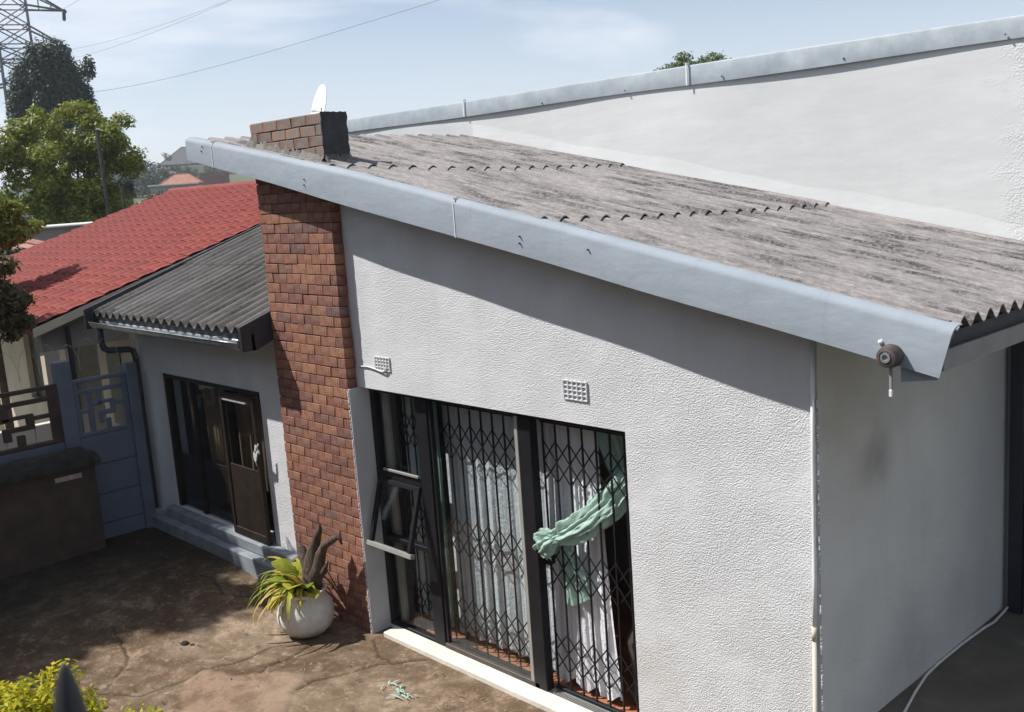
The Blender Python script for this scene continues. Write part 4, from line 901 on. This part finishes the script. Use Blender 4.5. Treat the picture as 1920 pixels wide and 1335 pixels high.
# yellow-green tree beyond the red roof
bl=[]
for (cx,cy,cz,rx,rz2,n,sd) in ((-31.9,11.6,5.5,1.75,1.15,34,1),(-31.8,11.9,3.7,1.15,.65,18,21),(-31.7,12.9,3.9,.7,.6,9,22),(-32.0,10.9,3.9,.9,.5,9,23),(-31.9,11.2,4.3,1.2,.7,16,11),(-31.3,12.6,4.2,.9,.6,10,12),(-31.2,12.9,5.9,.9,.6,8,13),(-31.2,13.0,5.7,.95,.75,10,2),(-32.2,10.5,5.5,.95,.65,8,3),(-31.8,12.0,4.6,1.05,.75,12,4),(-31.0,13.3,4.9,.6,.5,5,5),(-31.6,12.5,6.5,.7,.4,5,7)):
    bl+=clumps((cx,cy,cz),rx,rx,rz2,n,.22,.5,sd,-.8)
tree('yellow_tree','broad yellow-green tree with airy crown beyond the red roof','tree',(-31.8,12,.6),[(-31.8,12,.3),(-31.75,12,2.2),(-31.8,12.05,4.2)],.17,bl,44000,.062,'leaf_yellowgreen',33,shell=.3)
# dark tall tree in front of the pylon
bl=[]
r_=random.Random(4)
for (py,pz,rw,rh_) in ((24.0,9.9,.85,2.1),(24.6,11.4,.95,2.2),(25.4,12.2,.95,2.3),(26.2,12.4,1.05,2.2),(27.0,11.4,1.0,2.2),(27.9,11.7,.75,1.8),(26.4,10.3,1.2,1.7),(25.0,9.8,1.2,1.6),(28.5,10.1,.6,1.2)):
    bl.append((-69.8+r_.uniform(-1.2,1.2),py,pz,rw,rw,rh_))
    for _ in range(4): bl.append((-69.8+r_.uniform(-1.2,1.2),py+r_.uniform(-.5,.5),pz+r_.uniform(-1.6,1.2),rw*.6,rw*.6,rh_*.45))
tree('dark_tree','tall dark tree with upright lobes in front of the power pylon','tree',(-69.8,26,2.5),[(-69.8,26,2),(-69.8,26,6),(-69.7,26,10)],.4,bl,60000,.105,'leaf_dark',44,shell=.4)
# bushy yellow tree at the left edge, and the near overhanging shrub
bl=clumps((-15.35,4.66,3.62),.50,.50,.46,44,.10,.22,8,-.9)
tree('bush_tree','small bright yellow-green tree at the left edge behind the fence','tree',(-15.5,4.5,-.2),[(-15.5,4.5,-.3),(-15.5,4.5,2),(-15.4,4.6,3.2)],.07,bl,15000,.034,'leaf_yellowgreen',55,shell=.3)
bl=clumps((-10.12,2.93,2.88),.20,.34,.44,34,.06,.14,9,-.95)
tree('fence_shrub','dark russet leafy shrub leaning over the fence at the left edge','shrub',(-10.4,2.3,1.1),[(-10.5,2.35,1.0),(-10.45,2.5,1.9),(-10.25,2.75,2.6)],.03,bl,7000,.026,'leaf_russet',66,shell=.3)
# unseen second tree added left of the yard to deepen the shade
bl=clumps((-15.6,-2.6,4.2),1.9,1.9,2.2,44,.5,.9,25,-.9)
tree('shade_tree','unseen dense tree added beyond the left front corner of the yard to deepen the shade','tree',(-15.6,-2.6,-.2),[(-15.6,-2.6,-.2),(-15.6,-2.6,1.5),(-15.6,-2.6,3)],.2,bl,24000,.095,'leaf_mid',26)
# bright bush in the bottom left corner
bl=clumps((-3.86,.93,1.89),.24,.32,.17,36,.05,.11,12,-.5)+clumps((-3.92,.86,2.10),.06,.08,.10,7,.02,.035,19,-.5)+clumps((-3.69,1.17,1.80),.16,.20,.12,24,.035,.07,13,-.5)+clumps((-3.58,1.30,1.78),.06,.07,.08,5,.025,.045,16,-.3)+clumps((-3.80,1.05,1.45),.38,.45,.40,34,.08,.15,14,-.9)
tree('golden_bush','golden yellow bush in the bottom left corner behind the blurred spike','bush',(-3.8,1.0,0),[(-3.8,1.0,0),(-3.8,1.0,.8),(-3.78,1.0,1.4)],.04,bl,19000,.015,'leaf_bright',77,shell=.4,aspect=.40)
bl=clumps((-35.3,48.1,7.75),2.6,2.6,1.95,90,.5,.85,15,-.3)
tree('round_tree','top of a round green tree showing above the upper roof','tree',(-35.3,48.1,0),[(-35.3,48.1,0),(-35.3,48.1,4),(-35.3,48.1,7)],.3,bl,34000,.09,'leaf_mid',88,shell=.4)
# hedges and bushes on the hillside
for k,(x,y,z,rx,rz3,lab,mt) in enumerate(((-232,99,9.6,7.5,4.4,'dark rounded bush on the hillside skyline, nearest the yellow tree','leaf_dark'),(-231,104.6,9.4,7,3.9,'dark bushy treetop on the skyline left of the pointed tree','leaf_dark'),(-230,108.6,9.6,2.4,5.4,'small pointed dark tree on the hillside skyline','leaf_dark'),(-228,112,8.8,5.6,3.0,'low dark bush on the skyline left of the salmon roof','leaf_mid'),
 (-190,84,7.4,6.5,3.0,'dark leafy treetops on the mid slope behind the yellow tree','leaf_dark'),(-196,92.5,7.0,5.0,2.4,'dark treetop on the mid slope between the orange roofs and the yellow tree','leaf_dark'),(-214,105,9.2,2.6,2.6,'round dark bush between the two larger orange roofs','leaf_dark'),(-42.2,18.1,3.3,.75,.60,'dark green bush in front of the curved white shed','leaf_dark'),(-42.6,19.5,3.65,.75,.50,'russet-green bush between arched shed and red roof','leaf_russet'),(-44.5,18.9,4.3,.6,.55,'dark leafy bush above the curved white shed','leaf_dark'),(-37.9,13.2,3.25,.9,.5,'dark shrub on top of the dark boundary wall at the left','leaf_dark'),(-36.5,14.6,3.2,1.1,.45,'dark hedge mass under the yellow-green tree','leaf_mid'),(-19.6,5.9,2.75,.55,.45,'dark green shrub at the left edge above the red roof','leaf_dark'))):
    bl=clumps((x,y,z),rx,rx,rz3,16,rx*.25,rx*.45,100+k,-.6)
    tree('hillside_bush',lab,'bush',(x,y,z-rz3*2),[(x,y,z-rz3*2),(x,y,z-rz3),(x,y,z)],.08,bl,3600,.035+.035*rx,mt,100+k,shell=.4,limbs=False)

# ================================================================ POT WITH PLANT
pot=thing('plant_pot','round white clay pot standing at the foot of the brick chimney','pot',(-7.42,4.27,.006))
prof=[(0,.0),(.125,.0),(.16,.012),(.215,.07),(.243,.14),(.245,.20),(.225,.27),(.187,.325),(.172,.345),(.178,.362),(.196,.375),(.200,.392),(.188,.398),(.170,.392),(.160,.375),(.158,.35),(.17,.30),(.17,.29),(0,.29)]
mb=MB(); n_=40; vs=[]
for r_,z in prof:
    for j in range(n_):
        a=2*PI*j/n_; rj=r_*(1+.012*math.sin(3*a+z*9)+.008*math.sin(7*a)); vs.append((rj*math.cos(a),rj*math.sin(a),z))
mb.add(vs,[(i*n_+j,i*n_+(j+1)%n_,(i+1)*n_+(j+1)%n_,(i+1)*n_+j) for i in range(len(prof)-1) for j in range(n_)]); o=obj('pot_body',mb,'pot_white',pot,True)
mb=MB(); mb.lathe([(.169,.30),(.10,.318),(0,.325)],n=20); obj('soil',mb,'soil',pot,True)
for k,a in enumerate((3.75,4.9)):
    mb=MB(); mb.tube([(.20*math.cos(a),.20*math.sin(a),.352),(.262*math.cos(a),.262*math.sin(a),.33),(.275*math.cos(a),.275*math.sin(a),.28),(.25*math.cos(a),.25*math.sin(a),.22)],[.012,.014,.014,.012],7)
    obj('pot_lug',mb,'pot_white',pot,True)
fern=thing('staghorn_fern','yellow-green strap-leaved fern growing out of the white pot','plant',(-7.42,4.27,.33)); 
def strap(name,base,az,length,width,lift,droop,lobes=0,mat='fern_leaf',tw=0):
    n_=11; P=[]; d=Vector((math.cos(az),math.sin(az),0)); s_=Vector((-math.sin(az),math.cos(az),0)); p=Vector(base); th=lift
    for i in range(n_):
        t_=i/(n_-1); w_=width*(math.sin(PI*min(1,t_*.82+.14))**.8)*(1 if t_<.98 else .12)
        if lobes: w_*=1+.35*math.sin(t_*lobes*PI)
        cs=s_*math.cos(tw*t_)+Vector((0,0,1))*math.sin(tw*t_)
        P.append([tuple(p-cs*w_/2+Vector((0,0,.12*w_))),tuple(p),tuple(p+cs*w_/2+Vector((0,0,.12*w_)))])
        p=p+(d*math.cos(th)+Vector((0,0,1))*math.sin(th))*length/(n_-1); th-=droop/(n_-1)
    mb=MB(); mb.grid(P); me=mb.mesh(name,mat,True); at_=me.attributes.new('tone','FLOAT','POINT'); at_.data.foreach_set('value',[random.uniform(.25,.85)+0*i for i in [0]]*1 if False else [random.Random(len(me.vertices)+int(az*100)).random()]*len(me.vertices)); return me
rf=random.Random(5)
for k in range(64):
    az=rf.gauss(3.65,.75); ln=rf.uniform(.36,.66); b=(rf.uniform(-.08,.05),rf.uniform(-.08,.08),rf.uniform(.0,.05))
    link('frond',strap('frond',b,az,ln,rf.uniform(.022,.04),rf.uniform(.5,1.35),rf.uniform(1.6,2.9),0),fern)
for k,(az,ln,wd_2,li,dr_) in enumerate(((3.6,.42,.22,1.25,1.1),(4.3,.34,.19,1.1,1.2),(5.3,.34,.20,1.1,1.3),(6.1,.30,.14,.7,1.2),(3.0,.36,.17,1.3,1.4),(5.9,.28,.15,1.2,1.5),(4.0,.26,.17,.6,1.5),(4.9,.36,.16,1.3,1.0),(3.3,.44,.15,.8,1.6),(4.6,.40,.14,.7,1.9),(2.7,.34,.13,1.0,1.7),(3.9,.46,.13,1.0,1.9),(5.6,.24,.12,.8,1.9))):
    link('broad_frond',strap('broad_frond',(0,0,.02),az,ln,wd_2,li,dr_,3),fern)
for k in range(9):
    az=rf.uniform(4.6,6.3); link('frond',strap('frond',(rf.uniform(-.03,.06),rf.uniform(-.06,.02),.02),az,rf.uniform(.22,.36),rf.uniform(.03,.05),rf.uniform(.9,1.4),rf.uniform(1.2,2.2),0),fern)
for k in range(14):
    az=rf.uniform(0,6.28); link('frond',strap('frond',(rf.uniform(-.05,.05),rf.uniform(-.05,.05),0),az,rf.uniform(.18,.3),rf.uniform(.02,.035),rf.uniform(.9,1.4),rf.uniform(1,2.2),0),fern)
dw=MB(); B=(-7.42,4.27,.3)
dw.tube([(-7.38,4.33,.30),(-7.41,4.36,.46),(-7.44,4.38,.58),(-7.40,4.40,.72),(-7.36,4.42,.82),(-7.33,4.43,.90),(-7.32,4.43,.955)],[.085,.095,.075,.048,.038,.026,.005],11)
dw.tube([(-7.36,4.35,.44),(-7.33,4.38,.58),(-7.31,4.40,.68),(-7.24,4.42,.78),(-7.15,4.44,.855),(-7.08,4.45,.88),(-7.04,4.45,.83)],[.07,.058,.045,.036,.032,.022,.006],11)
dw.tube([(-7.40,4.36,.45),(-7.53,4.38,.58),(-7.60,4.40,.68),(-7.62,4.40,.74)],[.06,.055,.040,.010],9)
dw.tube([(-7.34,4.37,.5),(-7.26,4.39,.56),(-7.20,4.41,.64)],[.04,.03,.006],8)
for i,p in enumerate(dw.v):
    dw.v[i]=(p[0]+.012*math.sin(p[2]*37+p[1]*20),p[1]+.010*math.sin(p[2]*29+p[0]*31),p[2]+.010*math.sin(p[0]*53))
o=obj('driftwood',dw,'driftwood',None,True); tag(o,'forked brown driftwood stump rising from the white pot against the chimney','driftwood')
# litter
mb=MB(); r_=random.Random(2)
for k in range(26):
    x=-5.95+r_.uniform(-.17,.17); y=4.10+r_.uniform(-.05,.06); a=r_.uniform(0,6.28); l_=r_.uniform(.03,.09)
    mb.grid([[(x+math.cos(a)*l_*t_-math.sin(a)*w_*.005,y+math.sin(a)*l_*t_+math.cos(a)*w_*.005,.012+.010*math.sin(t_*3)+r_.uniform(0,.006)) for w_ in (-1,0,1)] for t_ in (0,.5,1)])
o=obj('torn_plastic',mb,'mint_cloth'); tag(o,'shredded pale green plastic strip lying on the paving near the step','litter')
mb=MB(); mb.lathe([(0,0),(.03,.0),(.038,.012),(.02,.026),(0,.03)],c=(-8.02,3.43,.03),n=9); mb.lathe([(0,0),(.02,.0),(.024,.01),(0,.02)],c=(-7.96,3.47,.02),n=7); o=obj('dirt_clod',mb,'soil'); tag(o,'small dark clod of dirt on the cracked paving','clod')
mb=MB()
for k in range(160):
    x=r_.uniform(-8.6,-4.6); y=r_.uniform(2.6,4.58); s_=r_.uniform(.0015,.0045)
    mb.box(x-s_,x+s_*1.3,y-s_,y+s_,-.002,.004+s_,c=s_*.4)
o=obj('grit',mb,'mortar_light'); stuff(o); tag(o,'small pale grit scattered over the brown paving','grit')

r_=random.Random(77); mb=MB()
for k in range(150):
    x=r_.uniform(-10.4,-4.4); y=r_.uniform(2.4,4.5); a=r_.uniform(0,6.28); l_=r_.uniform(.008,.022); zb=.005+.16*max(0,min(1,(-7.4-x)/2))**1.5
    mb.grid([[(x+math.cos(a)*l_*t_-math.sin(a)*w_*l_*.4*(1-abs(t_)),y+math.sin(a)*l_*t_+math.cos(a)*w_*l_*.4*(1-abs(t_)),zb+.006+.004*w_*w_+.003*t_) for w_ in (-1,0,1)] for t_ in (-1,-.3,.4,1)])
o=obj('fallen_leaves',mb,'bark'); stuff(o); tag(o,'tiny dry brown leaves scattered over the paving','leaves')
# ================================================================ RAILING SPIKE NEAR THE CAMERA
sp=thing('railing_spike','blurred dark pointed railing spike close to the camera at the bottom left','railing',(-.655,.20,2.9))
mb=MB(); mb.lathe([(.0165,0),(.0165,.42),(.0160,.470),(.0145,.493),(.0125,.510),(.0095,.524),(.0062,.535),(.0035,.542),(.0012,.5455),(0,.546)],n=18)
mb.v=[(x-.10*max(0,.546-z)*.6+.0,y*.8,z) for x,y,z in mb.v]; o=obj('spear',mb,'spike',sp,True)
obj('rail',MB().box(-.9,.9,-.015,.015,-.06,-.03,c=.003),'spike',sp)

# ================================================================ DISH, PYLON, POLE, WIRES
d=thing('satellite_dish','white satellite dish seen edge-on behind the chimney top','satellite dish',(-11.61,7.72,4.55))
mb=MB(); P=[]
for i in range(9):
    r_=i/8*.31; P.append([(r_*math.cos(a)*.92,r_*r_*.55,r_*math.sin(a)*1.12) for a in np.linspace(0,2*PI,29)])
mb.grid(P); me=mb.mesh('reflector','dish',True); me.transform(Matrix.Translation((0,0,.20))@Matrix.Rotation(R(165),4,'Z')@Matrix.Rotation(R(-16),4,'X').inverted()); o=link('reflector',me,d); sm=o.modifiers.new('s','SOLIDIFY'); sm.thickness=.012
mb=MB(); Lg=[[(r2*math.cos(a)*.9,.004+.55*r2*r2,-.02+r2*math.sin(a)*1.1) for a in np.linspace(0,2*PI,17)] for r2 in (.0,.05,.10)]; mb.grid(Lg); me=mb.mesh('faded_print','dish_logo',True); me.transform(Matrix.Translation((0,0,.20))@Matrix.Rotation(R(165),4,'Z')@Matrix.Rotation(R(-16),4,'X').inverted()); link('faded_print',me,o)
obj('mast',MB().tube([(0,0,-.05),(0,0,.25)],.02,8),'alu',d); 
obj('feed_arm',MB().tube([(0,0,.0),(.10,.05,.04),(.16,.08,.10)],.010,6),'alu',d)
py=thing('power_pylon','grey lattice power pylon behind the dark tree','pylon',(-121.8,42.0,2)); PB=Vector(py.location)
BX=Vector((.33,.945,0)).normalized(); BY=Vector((-.945,.33,0))      # arm direction and line direction
def leg(sx2,sy2,z): 
    hw=1.62+(26-z)*.010 if z>8 else 1.8+(8-z)*.10
    return Vector((-121.8,42.0,z))+BX*hw*sx2+BY*hw*sy2-PB
zs=[-.5,4,8,10.6,13.2,15.6,18,20.2,21.8,23.8,25.9,28.5,31]
mb=MB()
for a in(-1,1):
    for b in(-1,1): mb.tube([leg(a,b,z) for z in zs],.13,4)
obj('legs',mb,'pylon_steel',py)
mb=MB(); 
for z0,z1 in zip(zs[:-1],zs[1:]):
    for (a,b,c_,e) in ((-1,-1,1,-1),(1,-1,1,1),(1,1,-1,1),(-1,1,-1,-1)):
        mb.tube([leg(a,b,z0),leg(c_,e,z1)],.07,4); mb.tube([leg(c_,e,z0),leg(a,b,z1)],.07,4); mb.tube([leg(a,b,z1),leg(c_,e,z1)],.07,4)
obj('bracing',mb,'pylon_steel',py)
tips=[]
for z in (17.6,21.8,25.9):
    for s_ in(-1,1):
        mb=MB(); tipp=Vector((-121.8,42.0,z-.35))+BX*s_*5.4-PB; tips.append((s_,z,tipp+PB))
        for b in(-1,1):
            mb.tube([leg(s_,b,z),tipp],.12,4); mb.tube([leg(s_,b,z+1.9),tipp],.11,4)
        for q in (.33,.66):
            A=leg(s_,-1,z).lerp(tipp,q); B_=leg(s_,1,z).lerp(tipp,q); C_=leg(s_,-1,z+1.9).lerp(tipp,q); D_=leg(s_,1,z+1.9).lerp(tipp,q)
            for u,v in ((A,B_),(A,C_),(B_,D_),(C_,D_),(A,D_)): mb.tube([u,v],.05,4)
        obj('cross_arm',mb,'pylon_steel',py)
        for dd in (BY,-BY):
            ins=MB(); a0=tipp+dd*.5-Vector((0,0,.1)); b0=tipp+dd*2.6-Vector((0,0,.55)); ins.tube([a0,b0],.05,5)
            for q in np.linspace(.1,.95,9): c0=a0.lerp(b0,q); ins.tube([c0-dd*.08,c0+dd*.08],.20,7)
            obj('insulator',ins,'insulator',py)
def wire(label,a,b,sag,r0=.035,r1=None,group=None):
    r0*=.42; r1=r1*.42 if r1 else None; sag*=.35
    a=Vector(a);b=Vector(b); pts=[];rs=[]
    for i in range(33):
        t_=i/32; p=a.lerp(b,t_); p.z-=4*sag*t_*(1-t_); pts.append(p); rs.append(r0+(r1-r0)*t_ if r1 else r0)
    mb=MB(); mb.tube(pts,rs,5); o=obj('power_wire',mb,'pylon_steel'); tag(o,label,'wire',group)
wire('high power wire from the lower right cross arm, upper of the close pair',(-118,46.5,21.1),(-51.46,29.05,14.13),.9,.035,.02,'wires from the pylon')
wire('high power wire of the close pair, lower one crossing the blue sky',(-112,44.6,19.4),(-36,23.2,12.2),.9,.035,.015,'wires from the pylon')
wire('high power wire leaving the upper cross arm at the top left',(-117.5,45.9,25.2),(-60,28,14.6+3.2),.6,.035,.025,'wires from the pylon')
wire('long dark wire crossing the sky down to the left, nearest to the chimney',(-110,44.6,15.6),(-26.0,22.4,9.1+.45),1.3,.05,.018)
pl=thing('utility_pole','thin dark wooden utility pole in front of the yellow tree','pole',(-29.6,12.1,.2))
obj('pole_shaft',MB().tube([(0,0,0),(.02,-.02,3.2),(.03,-.03,5.7)],[.06,.055,.05],8),'dark_soffit',pl)
pl2=thing('utility_pole','short thin dark post just right of the tall utility pole','pole',(-29.3,12.45,.2)); obj('pole_shaft',MB().tube([(0,0,0),(.0,0,4.1)],[.05,.045],8),'bark',pl2)

# ================================================================ FAR HOUSES
def farhouse(label,cx,cy,z0,L_,D_,hw,hr,ang,wall,roof,over=.25,wins=(),cat='house',flat=False,name='hillside_house'):
    t=thing(name,label,cat,(cx,cy,z0)); t.rotation_euler=(0,0,R(ang))
    w_=MB().box(-L_/2,L_/2,-D_/2,D_/2,-3,hw)
    obj('wall',w_,wall,t)
    if flat: obj('roof',MB().box(-L_/2-over,L_/2+over,-D_/2-over,D_/2+over,hw+.003,hw+hr,c=.02),roof,t)
    else:
        rl=max(.1,L_/2-D_/2*.8); a=L_/2+over;b=D_/2+over
        mb=MB(); mb.add([(-a,-b,hw),(a,-b,hw),(a,b,hw),(-a,b,hw),(-rl,0,hw+hr),(rl,0,hw+hr),(-a,-b,hw-.12),(a,-b,hw-.12),(a,b,hw-.12),(-a,b,hw-.12)],[(0,1,5,4),(1,2,5),(2,3,4,5),(3,0,4),(6,7,8,9),(0,6,7,1),(1,7,8,2),(2,8,9,3),(3,9,6,0)])
        obj('roof',mb,roof,t)
        mb=MB(); mb.tube([(-rl,0,hw+hr+.02),(rl,0,hw+hr+.02)],.09,6)
        for sa in(-1,1):
            for sb in(-1,1): mb.tube([(sa*rl,0,hw+hr+.02),(sa*a,sb*b,hw+.02)],.08,6)
        obj('ridge_cap',mb,roof,t)
    for (u,zb,wdt,hh,face) in wins:
        y=-D_/2-.02; o=obj('window',MB().box(u-wdt/2,u+wdt/2,y-.03,y+.01,zb,zb+hh,c=.01),'window_dark',t)
        fr_=MB().box(u-wdt/2-.06,u+wdt/2+.06,y-.06,y-.031,zb-.08,zb-.01).box(u-.03,u+.03,y-.05,y-.031,zb,zb+hh); obj('window_frame',fr_,'far_white',o)
    return t
K=3.2
def far(label,c,L_,D_,hw,hr,ang,wall,roof,over,wins=(),cat='house',flat=False,name='hillside_house'):
    x,y,z=c[0]*K,c[1]*K,3.73+(c[2]-3.73)*K
    return farhouse(label,x,y,z-hw*K,L_*K,D_*K,hw*K,hr*K,ang,wall,roof,over*K,[(u*K,zb*K,a*K,b*K,0) for u,zb,a,b in wins],cat,flat,name)
far('large dark-roofed double-storey house on the hilltop behind the fascia end',(-84.53,43.24,6.84),6.2,4,1.6,1.5,62,'far_grey','far_dark_roof',.35,((-2.3,.75,.8,.5),(-.9,.75,.9,.5),(.8,.75,.9,.5),(-2.0,.1,.8,.45)))
far('small salmon-roofed house directly left of the hilltop house',(-72.28,34.21,5.85),1.1,1.0,.5,.42,60,'beige_wall','far_pink_roof',.08,((-.2,.15,.2,.18),))
far('cream flat-roofed building below the hilltop house',(-67,33.62,6.0),1.35,1.1,.55,.07,62,'cream_wall','far_white',.04,((-.35,.18,.2,.2),(.2,.18,.2,.2)),flat=True)
far('white flat-roofed strip building between salmon and cream ones',(-70.2,34.0,5.68),1.0,1.0,.4,.12,62,'far_white','far_white',.03,flat=True)
far('maroon flat-topped building behind the left end of the fascia',(-58.54,30.7,5.29),1.75,1.5,1.0,.05,62,'far_maroon','far_maroon',.01,flat=True)
far('orange-tiled house on the hillside, nearest above the red roof ridge',(-52.12,25.44,4.66),1.9,1.5,.5,.50,58,'beige_wall','far_orange_roof',.12,((-.5,.15,.22,.2),(.2,.15,.22,.2)))
far('long house with faded orange roof half hidden by the hillside bushes',(-68.34,30.86,5.10),2.7,1.3,.5,.42,64,'far_grey','far_orange_roof',.12,((-.8,.12,.25,.2),(.1,.12,.25,.2),(.8,.12,.25,.2)))
far('shed with pale flat sheet roof just above the red roof, below the orange house',(-46.9,22.44,4.50),2.1,1.3,.5,.06,64,'far_grey','far_white',.10,((-.6,.12,.2,.18),(.3,.12,.2,.18)),flat=True,cat='shed',name='shed')
far('small grey-roofed house on the slope behind the yellow tree',(-74,29.3,5.2),1.6,1.2,.5,.4,66,'far_white','far_grey',.1,((-.3,.15,.2,.18),))
far('salmon-roofed house low on the slope right of the yellow tree',(-62.0,27.0,4.62),1.5,1.1,.45,.38,60,'beige_wall','far_pink_roof',.1,((-.3,.12,.2,.18),))
far('terracotta-roofed house between dark treetops on the mid slope',(-60.5,28.9,4.72),1.6,1.2,.45,.42,62,'far_grey','far_orange_roof',.1,((-.4,.12,.2,.2),(.3,.12,.2,.2)))
farhouse('grey flat building just above the left end of the red roof',-27.6,9.3,1.2,2.6,1.8,2.1,.06,70,'far_grey','far_white',.15,flat=True)
farhouse('low pinkish-roofed house at the left edge above the red roof',-24.6,7.5,1.0,1.7,1.5,1.95,.22,72,'beige_wall','far_pink_roof',.15)
t=thing('arched_shed','white round-roofed shed with arched end beyond the tree','shed',(-46.05,19.48,2.85)); t.rotation_euler=(0,0,R(64))
mb=MB(); poly=[(-.55,-2.5),(.55,-2.5)]+[(.55*math.cos(a),.85+.55*math.sin(a)) for a in np.linspace(0,PI,15)]; mb.prism(poly,-.9,.9); obj('shed_body',mb,'far_white',t)
mb=MB(); G=[[(.58*math.cos(a),y,.85+.58*math.sin(a)) for a in np.linspace(0,PI,15)] for y in (-1.0,1.0)]; mb.grid(G); o=obj('curved_roof',mb,'far_white',t); sm=o.modifiers.new('s','SOLIDIFY'); sm.thickness=.04
t=thing('white_wall','long white boundary wall low behind the yellow tree','wall',(-41.2,15.4,1.6)); t.rotation_euler=(0,0,R(70))
for k in range(10): obj('panel',MB().box(-6+k*1.2+.01,-6+(k+1)*1.2-.01,-.1,.1,-2,2.2,c=.02),'far_white',t)
t=thing('grey_wall','dark grey boundary wall above the upper left edge of the red roof','wall',(-37.5,13.97,1.3)); t.rotation_euler=(0,0,R(70))
for k in range(8): obj('panel',MB().box(-4.4+k*1.1+.01,-4.4+(k+1)*1.1-.01,-.08,.08,-2,2.30,c=.015),'far_grey',t)

# unseen house and landing added behind the camera to block low sky light
vh=thing('sky_blocker_house','unseen plain house added behind the camera to block sky light, with a railed landing','house',(-5,-2.2,0)); VL=Vector(vh.location)
for nm,m_,b in (('wall','far_grey',(-14.5,3.4,-6.5,-1.75,-.3,5.1)),('roof','far_dark_roof',(-14.7,3.6,-6.7,-1.6,5.103,5.25)),('added_landing','far_grey',(-1.6,1.6,-1.747,.16,2.15,2.3))):  # wall, roof and landing of the added sky blocker
    o=obj(nm,MB().box(*b),m_); o.parent=vh; o.matrix_parent_inverse=Matrix.Translation(-VL)
# thin summer haze
hb=MB().box(-660,660,-660,660,-3,46).mesh('haze','glass'); hm=bpy.data.materials.new('haze'); hm.use_nodes=True; hn=hm.node_tree; hn.nodes.remove(hn.nodes['Principled BSDF'])
pv=hn.nodes.new('ShaderNodeVolumePrincipled'); pv.inputs['Color'].default_value=(.86,.92,1,1); pv.inputs['Density'].default_value=.0005; pv.inputs['Anisotropy'].default_value=.2
hn.links.new(pv.outputs[0],hn.nodes['Material Output'].inputs['Volume']); hb.materials.clear(); hb.materials.append(hm); tag(link('haze',hb),kind='stuff')
